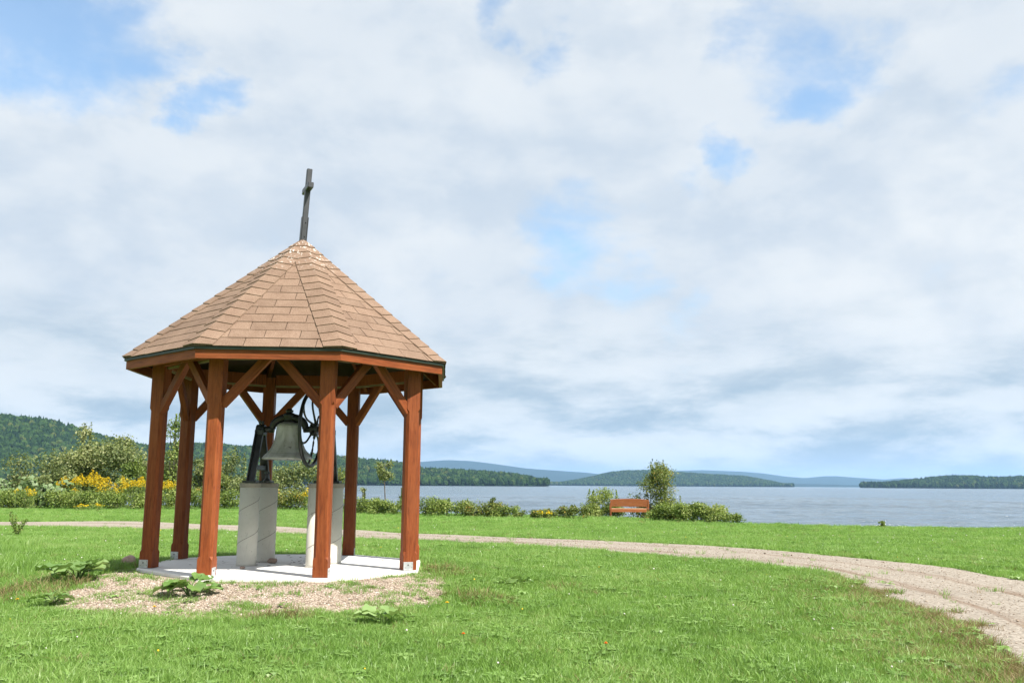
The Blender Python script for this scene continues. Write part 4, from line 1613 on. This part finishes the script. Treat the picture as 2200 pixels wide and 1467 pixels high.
OLIVE = mat_foliage('olive_leaf', [(0, (0.06, 0.09, 0.026)), (0.4, (0.145, 0.185, 0.06)), (0.75, (0.24, 0.27, 0.10)), (1, (0.36, 0.37, 0.18))], 0.35, 0.6, gloss=0.02)
GREEN = mat_foliage('fresh_leaf', [(0, (0.065, 0.11, 0.02)), (0.45, (0.155, 0.22, 0.042)), (0.8, (0.24, 0.30, 0.07)), (1, (0.34, 0.37, 0.12))], 0.38, 0.6, gloss=0.02)
YELLOWISH = mat_foliage('yellowing_leaf', [(0, (0.055, 0.09, 0.018)), (0.5, (0.14, 0.185, 0.04)), (0.8, (0.24, 0.26, 0.065)), (0.92, (0.38, 0.27, 0.05)), (1, (0.36, 0.20, 0.055))], 0.36, 0.6, gloss=0.02)
VINE = mat_foliage('vine_leaf', [(0, (0.05, 0.10, 0.025)), (0.5, (0.12, 0.19, 0.06)), (0.85, (0.24, 0.31, 0.17)), (1, (0.31, 0.33, 0.22))], 0.28, 0.6, gloss=0.025)
GOLD = mat_foliage('goldenrod_bloom', [(0, (0.34, 0.235, 0.015)), (0.5, (0.55, 0.40, 0.022)), (1, (0.70, 0.53, 0.05))], 0.3, 0.7, gloss=0.0)


def foliage_thing(name, base, parts, label, cat, group=None):
    """parts: list of (part name, mesh)"""
    e = empty(name, base)
    tag(e, label, cat, group)
    for nm, me in parts:
        link(nm, me, e)
    return e


def shrub(name, xc, wpx, top, D, label, mat=OLIVE, cat='shrub', group=None, n=2600, leaf=0.11, seed=0, spikes=0, dense=1.0, base_frac=0.0, shape='round', stem_mat=None, blobs=None, ybase=None):
    """xc, wpx, top: where the plant is seen in the picture at distance D; it is built there at its real size"""
    rng = np.random.default_rng(1000 + seed)
    g = pix_depth(xc, 1040, D)
    bx, by = g[0], g[1]
    bz = float(gz(bx, by))
    w = wpx * D / F_PX
    h = pix_depth(xc, top, D)[2] - bz
    nb = blobs or max(5, int(7 * w / max(h, 0.8)) + 5)
    C, Rr = [], []
    for k in range(nb):
        u = (k + 0.5) / nb
        fx = rng.uniform(-0.5, 0.5)
        if shape == 'round':
            hz = rng.uniform(0.22, 0.85) * (1 - 0.9 * abs(fx) ** 1.6)
            rr = rng.uniform(0.13, 0.24)
        elif shape == 'cone':
            hz = 0.10 + 0.80 * rng.random() ** 1.15
            fx *= (1.08 - hz ** 1.6) * 1.0
            rr = rng.uniform(0.13, 0.21) * (1.2 - 0.55 * hz)
        else:      # low spreading
            hz = rng.uniform(0.25, 0.75)
            rr = rng.uniform(0.16, 0.26)
        hz = base_frac + (1 - base_frac) * hz
        C.append((fx * w * 0.86, rng.uniform(-0.3, 0.3) * min(w, h * 1.4), hz * h))
        s = rr * (w + h) * 0.5
        Rr.append((s * rng.uniform(0.9, 1.35), s * rng.uniform(0.8, 1.2), min(s * rng.uniform(0.65, 1.0), hz * h * 0.9 + 0.05)))
    C, Rr = np.array(C), np.array(Rr)
    Rr[:, 2] = np.minimum(Rr[:, 2], np.maximum(h - C[:, 2], 0.08))
    P, nr, b = leaf_cloud(C, Rr, int(n * dense * 1.8), leaf, rng)
    for k in range(spikes):       # leading shoots
        fx = rng.uniform(-0.4, 0.4) * w if shape != 'cone' else rng.uniform(-0.16, 0.16) * w
        z1 = h * rng.uniform(0.82, 1.0)
        z0 = z1 * rng.uniform(0.5, 0.65)
        m = int(90 * dense)
        t_ = rng.random(m)
        sp = np.stack([fx + rng.normal(0, 0.03, m) * w * (1.1 - t_) + 0.02 * w, rng.normal(0, 0.03, m) * w, z0 + (z1 - z0) * t_], -1)
        P = np.concatenate([P, sp])
        nr = np.concatenate([nr, rng.normal(size=(m, 3)) + np.array([0, 0, .3])])
    nr /= np.linalg.norm(nr, axis=1)[:, None]
    P[:, 2] = np.maximum(P[:, 2], 0.04)
    V, Fq = leaf_quads(P, nr, leaf, rng)
    # every leaf has its own shade of colour, and boughs differ a little
    bough = rng.normal(0, 0.13, len(C))
    tint = rng.beta(2.2, 2.4, len(P))
    tint[:len(b)] += bough[b]
    st = MB()
    for k in range(min(nb, 9)):
        c = Vector(C[k])
        a = Vector((c.x * 0.25, c.y * 0.25, -0.05))
        m1 = a.lerp(c, 0.5) + Vector((rng.uniform(-.05, .05) * w, rng.uniform(-.05, .05) * w, 0.06 * h))
        r0 = 0.008 + 0.005 * h
        st.tube([a, m1, c, c + Vector((0, 0, Rr[k][2] * 0.7))], [r0, r0 * 0.65, r0 * 0.4, r0 * 0.15], 6)
    parts = [('stem', mesh_data('stem', st.v, st.f, stem_mat or BARK, True)), ('crown', np_mesh('crown', V, Fq, mat, np.clip(tint, 0, 1)))]
    return foliage_thing(name, (bx, by, bz), parts, label, cat, group)


S_ = shrub
GS = 'shrubs along the lake shore'
# left thicket
S_('shrub', 62, 175, 962, 60, 'sparse olive shrub at the left edge behind the vine-covered pile', OLIVE, n=3600, leaf=0.17, seed=1, spikes=3, group=GS)
S_('shrub', 222, 205, 918, 57, 'largest olive-green shrub of the shore, rising behind the goldenrod', OLIVE, n=8600, leaf=0.17, seed=2, spikes=2, group=GS, blobs=26)
S_('shrub', 175, 62, 903, 57.5, 'tall pointed shoot of a shrub above the brightest goldenrod', OLIVE, n=1300, leaf=0.17, seed=3, spikes=4, shape='cone', group=GS)
S_('shrub', 262, 50, 926, 57.5, 'narrow shrub with pointed tips left of the leftmost post', OLIVE, n=900, leaf=0.16, seed=4, spikes=3, shape='cone', group=GS)
S_('young_tree', 372, 46, 884, 56, 'slender young tree between the two leftmost posts', GREEN, 'tree', n=1800, leaf=0.14, seed=5, spikes=5, shape='cone', blobs=16)
S_('shrub', 345, 110, 955, 58, 'olive shrub behind the two leftmost posts', OLIVE, n=3000, leaf=0.16, seed=6, group=GS)
S_('shrub', 418, 70, 944, 57, 'olive shrub between the second and third post', OLIVE, n=1900, leaf=0.16, seed=7, spikes=1, group=GS)
S_('shrub', 505, 110, 958, 56, 'thin shrub seen left of the bell stand', OLIVE, n=2100, leaf=0.15, seed=8, spikes=3, group=GS)
S_('shrub', 640, 130, 984, 56, 'loose olive shrub seen below the bell', OLIVE, n=2700, leaf=0.15, seed=9, spikes=2, group=GS, base_frac=0.15)
S_('shrub', 722, 60, 990, 55, 'small shrub right of the bell pillars', YELLOWISH, n=1200, leaf=0.14, seed=10, spikes=2, group=GS)
S_('shrub', 120, 90, 985, 55, 'mid-height olive shrub between the vine pile and the brightest goldenrod', OLIVE, n=2200, leaf=0.15, seed=11, group=GS, spikes=3)
S_('shrub', 300, 90, 975, 54, 'mid-height green shrub just behind the leftmost post', GREEN, n=2200, leaf=0.14, seed=12, group=GS, spikes=2)
S_('shrub', 455, 70, 1000, 54, 'mid-height shrub right behind the third post', YELLOWISH, n=1500, leaf=0.13, seed=13, group=GS, spikes=2)
S_('shrub', 575, 80, 1000, 54, 'shrub hidden mostly behind the left bell pillars', OLIVE, n=1500, leaf=0.14, seed=14, group=GS, spikes=2)
# low front row of the thicket
GL = 'low bushes along the lawn edge'
for k, (xc, w, top, D, lab, mt, nn) in enumerate((
        (70, 150, 1048, 49.5, 'low green bush at the foot of the vine-covered pile', GREEN, 2600),
        (175, 130, 1052, 49.5, 'low green bush under the brightest goldenrod', GREEN, 2200),
        (270, 110, 1048, 50, 'low green bush just left of the leftmost post', GREEN, 2000),
        (352, 80, 1046, 50.5, 'low green bush between the first and second post', GREEN, 1500),
        (422, 80, 1040, 51, 'low green bush between the second and third post', GREEN, 1600),
        (488, 70, 1046, 51.5, 'low green bush right of the third post', GREEN, 1400),
        (560, 70, 1052, 51.5, 'low green bush hidden behind the left bell pillars', GREEN, 900),
        (622, 90, 1050, 51, 'low yellow-green bush between the bell pillars', YELLOWISH, 1900),
        (700, 70, 1052, 49, 'low green bush behind the right bell pillars', GREEN, 1300),
        (775, 90, 1066, 45, 'low green bush behind the post at the rear right', GREEN, 1500),
        (838, 90, 1068, 44, 'low green bush at the foot of the thin sapling', GREEN, 1700),
        (915, 90, 1064, 42, 'low green bush right of the rightmost post', GREEN, 1700),
        (965, 100, 1070, 41.5, 'rounded green bush, second right of the rightmost post', GREEN, 1800),
        (1045, 110, 1076, 41, 'low bush with an upright reddish shoot', YELLOWISH, 1800),
        (1085, 60, 1084, 40.6, 'small bush at the end of the low row', GREEN, 700))):
    S_('bush', xc, w, top, D, lab, mt, 'bush', GL, nn, 0.105 if D > 46 else 0.09, 30 + k, spikes=1 if k % 3 == 0 else 0, shape='low')
S_('bush', 1058, 34, 1066, 40.8, 'upright reddish-green shoot standing above the low row', YELLOWISH, 'bush', GL, 420, 0.09, 60, spikes=3, shape='cone')
for k, (xc, w, top, lab) in enumerate(((1140, 70, 1095, 'low yellowish weeds between the low row and the bench'), (1190, 70, 1092, 'low pale weeds left of the bench shrub'),
                                       (1232, 60, 1084, 'thin weed clump touching the shrub left of the bench'))):
    S_('weed_clump', xc, w, top, 39.8, lab, YELLOWISH, 'weeds', None, 700, 0.085, 70 + k, spikes=3, shape='low')
# sapling right of the gazebo
rng = np.random.default_rng(77)
g = pix_depth(826, 1040, 46)
bz = float(gz(g[0], g[1]))
tz = pix_depth(826, 983, 46)[2] - bz
cz0 = pix_depth(826, 1036, 46)[2] - bz
nC = 9
C = np.stack([rng.uniform(-.34, .34, nC), rng.uniform(-.3, .3, nC), rng.uniform(cz0 + .2, tz - .25, nC)], -1)
P, nr, b = leaf_cloud(C, np.full((nC, 3), 0.26), 1100, .1, rng)
nr /= np.linalg.norm(nr, axis=1)[:, None]
V, Fq = leaf_quads(P, nr, 0.12, rng)
st = MB().tube([(0.12, 0, -.05), (0.05, 0, cz0 * .5), (0, 0, cz0), (0, 0, tz - .2)], [.035, .03, .025, .008], 6)
for c in C[:6]:
    st.tube([(0, 0, cz0 + .05), Vector(c) * 0.6 + Vector((0, 0, c[2] * .4)), c], [.016, .01, .004], 5)
foliage_thing('sapling', (g[0], g[1], bz), [('trunk', mesh_data('trunk', st.v, st.f, BARK, True)), ('crown', np_mesh('crown', V, Fq, OLIVE, rng.beta(2, 2.4, len(P))))],
              'thin sapling with bare stem and small crown left of the rightmost post', 'tree')
S_('weed', 866, 24, 1040, 45, 'tall thin weed beside the rightmost post', OLIVE, 'weeds', None, 260, 0.09, 80, spikes=3, shape='cone')
S_('weed', 781, 30, 1042, 46, 'tall thin weed near the rear right post', OLIVE, 'weeds', None, 260, 0.09, 81, spikes=2, shape='cone')
# around the bench
S_('shrub', 1300, 105, 1046, 42.6, 'silvery green shrub behind the left end of the bench', GREEN, 'shrub', None, 3800, 0.088, 90, spikes=4)
S_('birch_tree', 1410, 118, 986, 42.4, 'leafy young birch with yellowing leaves behind the bench', YELLOWISH, 'tree', None, 5200, 0.092, 91, spikes=12, shape='cone', blobs=30)
S_('shrub', 1404, 80, 1046, 43.6, 'leafy undergrowth at the foot of the birch behind the bench', YELLOWISH, 'shrub', None, 2000, 0.088, 97, spikes=2)
S_('shrub', 1452, 60, 1052, 41.5, 'yellowish shoots at the right foot of the birch', YELLOWISH, 'shrub', None, 1100, 0.088, 92, spikes=2)
S_('bush', 1435, 95, 1080, 38.4, 'bright green bush just right of the bench', GREEN, 'bush', None, 2600, 0.085, 93, shape='low')
S_('bush', 1500, 110, 1077, 37.4, 'broad bright green bush, middle of the mound right of the bench', GREEN, 'bush', None, 3100, 0.085, 94, shape='low')
S_('bush', 1555, 72, 1100, 36.4, 'last low green bush before the open water', GREEN, 'bush', None, 1300, 0.08, 95, shape='low')
S_('small_plant', 1889, 15, 1117, 32.6, 'single small dark plant at the lawn edge against the lake', GREEN, 'plant', None, 220, 0.06, 96, spikes=1)

# vine-covered pile at the far left, with large pale leaves
rng = np.random.default_rng(5)
g = pix_depth(62, 1040, 50.5)
bz = float(gz(g[0], g[1]))
wv, hv = 150 * 50.5 / F_PX, pix_depth(62, 1006, 50.5)[2] - bz
C = np.stack([rng.uniform(-.45, .45, 16) * wv, rng.uniform(-.4, .4, 16), rng.uniform(.15, .75, 16) * hv], -1)
C[:, 2] *= 1 - 0.8 * np.abs(C[:, 0] / wv) ** 2
P, nr, b = leaf_cloud(C, np.tile(np.array([[.55, .45, .42]]), (16, 1)), 1500, .2, rng)
nr[:, 1] -= 0.5
nr /= np.linalg.norm(nr, axis=1)[:, None]
P[:, 2] = np.maximum(P[:, 2], .08)
V, Fq = leaf_quads(P, nr, 0.26, rng, 0.85)
st = MB()
for k in range(8):
    st.tube([(C[k][0] * .4, 0, -.05), tuple(C[k] * np.array([.8, 1, .6])), tuple(C[k] + np.array([.3, -.2, .35]))], [.025, .018, .006], 5)
foliage_thing('vine_pile', (g[0], g[1], bz), [('stem', mesh_data('stem', st.v, st.f, BARK, True)), ('foliage', np_mesh('foliage', V, Fq, VINE, rng.beta(2.2, 2.2, len(P))))],
              'mound of large pale vine leaves at the left edge of the thicket', 'vine')


# goldenrod
def goldenrod(xc, wpx, top, D, nst, label, seed, amt=1.0):
    rng = np.random.default_rng(400 + seed)
    g = pix_depth(xc, 1040, D)
    bz = float(gz(g[0], g[1]))
    w = wpx * D / F_PX
    h = pix_depth(xc, top, D)[2] - bz
    st = MB()
    LV, FV = [], []
    for k in range(nst):
        x0, y0 = rng.uniform(-.5, .5) * w, rng.uniform(-.35, .35) * w
        hh = h * rng.uniform(.72, 1.0) * (1 - .35 * abs(x0 / w))
        dx, dy = rng.uniform(-.12, .12), rng.uniform(-.1, .1)
        st.tube([(x0, y0, -.03), (x0 + dx * .4, y0 + dy * .4, hh * .55), (x0 + dx, y0 + dy, hh)], [.010, .008, .004], 4)
        m = 26
        t_ = rng.uniform(.08, .85, m)
        LV.append(np.stack([x0 + dx * t_ + rng.normal(0, .07, m), y0 + dy * t_ + rng.normal(0, .07, m), hh * t_], -1))
        m = int(34 * amt)
        t_ = rng.uniform(.0, 1, m) ** 0.8
        sp = (1 - t_) * .13 + .02
        FV.append(np.stack([x0 + dx + rng.normal(0, 1, m) * sp, y0 + dy + rng.normal(0, 1, m) * sp, hh * (.80 + .22 * t_)], -1))
    parts = [('stem', mesh_data('stem', st.v, st.f, STEMG))]
    P = np.concatenate(LV)
    V, Fq = leaf_quads(P, (lambda q: q / np.linalg.norm(q, axis=1)[:, None])(rng.normal(size=P.shape)), 0.11, rng, .35)
    parts.append(('leaves', np_mesh('leaves', V, Fq, GREEN, rng.beta(2, 2, len(P)))))
    P = np.concatenate(FV)
    V, Fq = leaf_quads(P, (lambda q: q / np.linalg.norm(q, axis=1)[:, None])(rng.normal(size=P.shape)), 0.075, rng, .7)
    parts.append(('flower_plume', np_mesh('flower_plume', V, Fq, GOLD, rng.beta(2, 2, len(P)))))
    foliage_thing('goldenrod', (g[0], g[1], bz), parts, label, 'goldenrod', 'goldenrod clumps in the thicket')


goldenrod(190, 76, 1008, 51.5, 40, 'tallest and brightest yellow goldenrod clump in front of the largest shrub', 1, 1.5)
goldenrod(140, 55, 1026, 51, 22, 'yellow goldenrod clump left of the tallest one', 2)
goldenrod(235, 50, 1034, 51, 18, 'pale goldenrod clump right of the tallest one', 3, .7)
goldenrod(285, 70, 1019, 52, 32, 'wide goldenrod clump just left of the leftmost post', 4, 1.2)
goldenrod(362, 40, 1028, 52.5, 16, 'goldenrod clump between the first and second post', 5)
goldenrod(60, 40, 1042, 48.5, 9, 'small goldenrod clump in front of the vine pile', 6, .6)
goldenrod(205, 60, 1080, 48.0, 8, 'short goldenrod sprigs at the lawn edge under the brightest clump', 7, .6)
goldenrod(655, 40, 1046, 50.5, 9, 'faint goldenrod clump between the bell pillars', 8, .6)
goldenrod(1168, 50, 1094, 39.6, 7, 'low goldenrod sprigs left of the bench shrub', 9, .5)

# tall weed near the left edge
rng = np.random.default_rng(21)
g = pix_ground(36, 1152)
st = MB()
LV = []
for k in range(9):
    a, hh = rng.uniform(0, 6.28), rng.uniform(.30, .62)
    x1, y1 = math.cos(a) * .24, math.sin(a) * .24
    st.tube([(0.02 * math.cos(a), 0.02 * math.sin(a), -.02), (x1 * .5, y1 * .5, hh * .6), (x1, y1, hh)], [.006, .005, .002], 4)
    t_ = rng.uniform(.15, 1, 34)
    LV.append(np.stack([x1 * t_ + rng.normal(0, .025, 34), y1 * t_ + rng.normal(0, .025, 34), hh * t_], -1))
P = np.concatenate(LV)
q = rng.normal(size=P.shape)
V, Fq = leaf_quads(P, q / np.linalg.norm(q, axis=1)[:, None], .075, rng, .35)
foliage_thing('tall_weed', g, [('stem', mesh_data('stem', st.v, st.f, STEMG)), ('leaves', np_mesh('leaves', V, Fq, GREEN, rng.beta(2, 3, len(P))))],
              'dark leafy weed standing in the lawn near the left edge', 'weeds')

# ------------------------------------------------------------------ broad-leaved burdock plants: every leaf is a part
BURDOCK = mat_foliage('burdock_leaf', [(0, (0.10, 0.19, 0.04)), (0.5, (0.155, 0.26, 0.065)), (1, (0.22, 0.32, 0.11))], 0.3, 0.4, attr=False, gloss=0.07)


def leaf_mesh(seed, L=1.0, W=1.0):
    rr = random.Random(seed)
    nu, nv = 8, 7
    vs, fs = [], []
    for i in range(nu + 1):
        u = i / nu
        w = W * 0.5 * (math.sin(math.pi * min(1, (u * 0.93 + 0.07))) ** 0.62) * (1.05 - 0.35 * u)
        for j in range(nv):
            v = (j / (nv - 1)) * 2 - 1
            x = u * L
            if abs(v) > 0.9 and i < 2:
                x -= 0.10 * L
            wav = 0.05 * math.sin(u * 14 + seed) * abs(v) ** 2 + 0.03 * rr.uniform(-1, 1) * abs(v)
            z = 0.16 * L * math.sin(u * 2.2) * 0.9 - 0.16 * L * max(0, u - 0.45) ** 1.5 + 0.13 * W * abs(v) ** 1.3 + wav * L - 0.018 * (abs(v) < 0.01)
            vs.append((x, v * w * (1 + 0.12 * math.sin(u * 17 + seed + v)), z))
    for i in range(nu):
        for j in range(nv - 1):
            a = i * nv + j
            fs.append((a, a + nv, a + nv + 1, a + 1))
    return mesh_data('leaf', vs, fs, BURDOCK, True)


LEAVES = [leaf_mesh(k) for k in range(5)]


def burdock(px, py, rad, n, size, label, seed, hgt=0.10, name='burdock_plant'):
    rr = random.Random(seed)
    g = pix_ground(px, py)
    e = empty(name, g)
    tag(e, label, 'plant', 'broad-leaved plants round the gravel')
    st = MB()
    for k in range(n):
        a = 2 * math.pi * k / n + rr.uniform(-.35, .35)
        d = rad * (0.25 + 0.75 * rr.random())
        z = hgt * rr.uniform(.45, 1.1)
        s = size * rr.uniform(.65, 1.15)
        lo_ = link('leaf', LEAVES[rr.randrange(5)], e, (math.cos(a) * d * .6, math.sin(a) * d * .6, z), (rr.uniform(-.35, .35), rr.uniform(-.15, .35), a + rr.uniform(-.3, .3)))
        lo_.scale = (s, s, s)
        st.tube([(math.cos(a) * .01, math.sin(a) * .01, -.01), (math.cos(a) * d * .3, math.sin(a) * d * .3, z * .8), (math.cos(a) * d * .62, math.sin(a) * d * .62, z)], [.006, .005, .004], 5)
    st.build('stem', STEMG, e)


burdock(165, 1250, 0.30, 15, 0.20, 'largest broad-leaved burdock at the left edge of the gravel', 1, .13)
burdock(408, 1280, 0.26, 14, 0.165, 'broad-leaved burdock in the gravel below the third post', 2, .11)
burdock(112, 1303, 0.15, 13, 0.10, 'small leafy rosette at the left corner of the gravel', 3, .08)
burdock(830, 1342, 0.15, 6, 0.17, 'burdock with a few pale leaves in the grass in front of the gravel', 4, .10)
burdock(1080, 1256, 0.16, 8, 0.11, 'low ragged leafy plant in the grass right of the gravel', 5, .05)
burdock(1130, 1256, 0.14, 7, 0.10, 'low plant beside the ragged one, farther from the gazebo', 6, .05)
burdock(728, 1190, 0.13, 8, 0.13, 'dark leafy plant behind the slab beside the rear right post', 7, .15)

# ------------------------------------------------------------------ single flowers
PETY = mat_noise('yellow_petal', (0.75, 0.48, 0.01), (0.85, 0.62, 0.03), 30, 0.7)
PETO = mat_noise('orange_petal', (0.75, 0.17, 0.01), (0.85, 0.25, 0.02), 30, 0.7)
PETW = mat_noise('white_clover_head', (0.55, 0.50, 0.45), (0.72, 0.70, 0.66), 30, 0.8)


def flower(name, px, py, r, hgt, mat, label, cat='flower'):
    g = pix_ground(px, py)
    e = empty(name, g)
    tag(e, label, cat, 'single flowers in the lawn')
    MB().tube([(0, 0, -.01), (.006, 0, hgt * .6), (0, 0, hgt)], .002, 5).build('stem', STEMG, e)
    hd = MB()
    for ringk, (rr_, zz) in enumerate(((1.0, 0.0), (.7, .004), (.4, .007))):
        for i in range(12):
            a = i * 6.283 / 12 + ringk * .26
            c, s = math.cos(a), math.sin(a)
            w = r * .2
            hd.add([(0, 0, hgt + zz), (c * r * rr_ * .6 - s * w, s * r * rr_ * .6 + c * w, hgt + zz + .004), (c * r * rr_, s * r * rr_, hgt + zz + .003), (c * r * rr_ * .6 + s * w, s * r * rr_ * .6 - c * w, hgt + zz + .004)], [(0, 1, 2, 3)])
    hd.build('flower_head', mat, e)


flower('dandelion', 960, 1322, .019, .10, PETY, 'yellow dandelion right of the gravel')
flower('dandelion', 330, 1330, .016, .09, PETY, 'yellow flower at the front edge of the gravel')
flower('dandelion', 35, 1312, .016, .09, PETY, 'yellow dandelion at the left edge of the lawn')
flower('dandelion', 887, 1184, .020, .08, PETY, 'yellow dandelion behind the slab, nearer the rear post')
flower('dandelion', 818, 1186, .018, .08, PETY, 'yellow dandelion close behind the slab edge')
flower('hawkweed', 995, 1400, .014, .11, PETO, 'orange hawkweed in the middle of the front lawn')
flower('hawkweed', 1302, 1418, .014, .10, PETO, 'orange hawkweed farther right in the front lawn')


# white clover heads dotted through the lawn
def blob(r, mat, seed):
    bm = bmesh.new()
    bmesh.ops.create_icosphere(bm, subdivisions=1, radius=r)
    rr = random.Random(seed)
    vs = [v.co * rr.uniform(.8, 1.15) + Vector((0, 0, .055)) for v in bm.verts]
    bm.verts.index_update()
    fs = [[v.index for v in f.verts] for f in bm.faces]
    bm.free()
    return mesh_data('clover_head', vs, fs, mat)


HEADS = proto_coll('clover_head', [blob(.007, PETW, 1), blob(.006, PETW, 2), blob(.006, PETY, 3)])
n = 330
y = RNG.uniform(5, 32, n)
x = RNG.uniform(-.62, .62, n) * y
P = np.stack([x, y], -1)
P = P[~in_poly(P, PATH_POLY) & ~in_poly(P, BEDs) & slab_clear(P, 1.6)]
n = len(P)
scatter('clover_flowers', np.c_[P, gz(P[:, 0], P[:, 1])], RNG.random(n) * 6.28, RNG.uniform(.7, 1.2, n) * (0.8 + P[:, 1] / 30), RNG.choice([0, 1, 2], n, p=[.5, .35, .15]), HEADS,
        'small white and yellow clover heads dotted over the lawn', 'flowers')

# ------------------------------------------------------------------ air
hm = bpy.data.materials.new('thin_haze')
hm.use_nodes = True
ht = NT(hm.node_tree)
pv = ht.n('ShaderNodeVolumePrincipled')
pv.inputs['Color'].default_value = (0.40, 0.66, 1.0, 1)
pv.inputs['Density'].default_value = HAZE
pv.inputs['Anisotropy'].default_value = 0.1
ho = ht.n('ShaderNodeOutputMaterial')
ht.l(pv.outputs[0], ho.inputs['Volume'])
z0, z1 = -8.0, 300.0
xa, ya, yb = 16500.0, -400.0, 18500.0
hz = obj('haze', [(-xa, ya, z0), (xa, ya, z0), (xa, yb, z0), (-xa, yb, z0), (-xa, ya, z1), (xa, ya, z1), (xa, yb, z1), (-xa, yb, z1)],
         [(3, 2, 1, 0), (4, 5, 6, 7), (0, 1, 5, 4), (1, 2, 6, 5), (2, 3, 7, 6), (3, 0, 4, 7)], hm)
tag(hz, 'thin pale blue haze over the lake and hills', 'haze', kind='stuff')
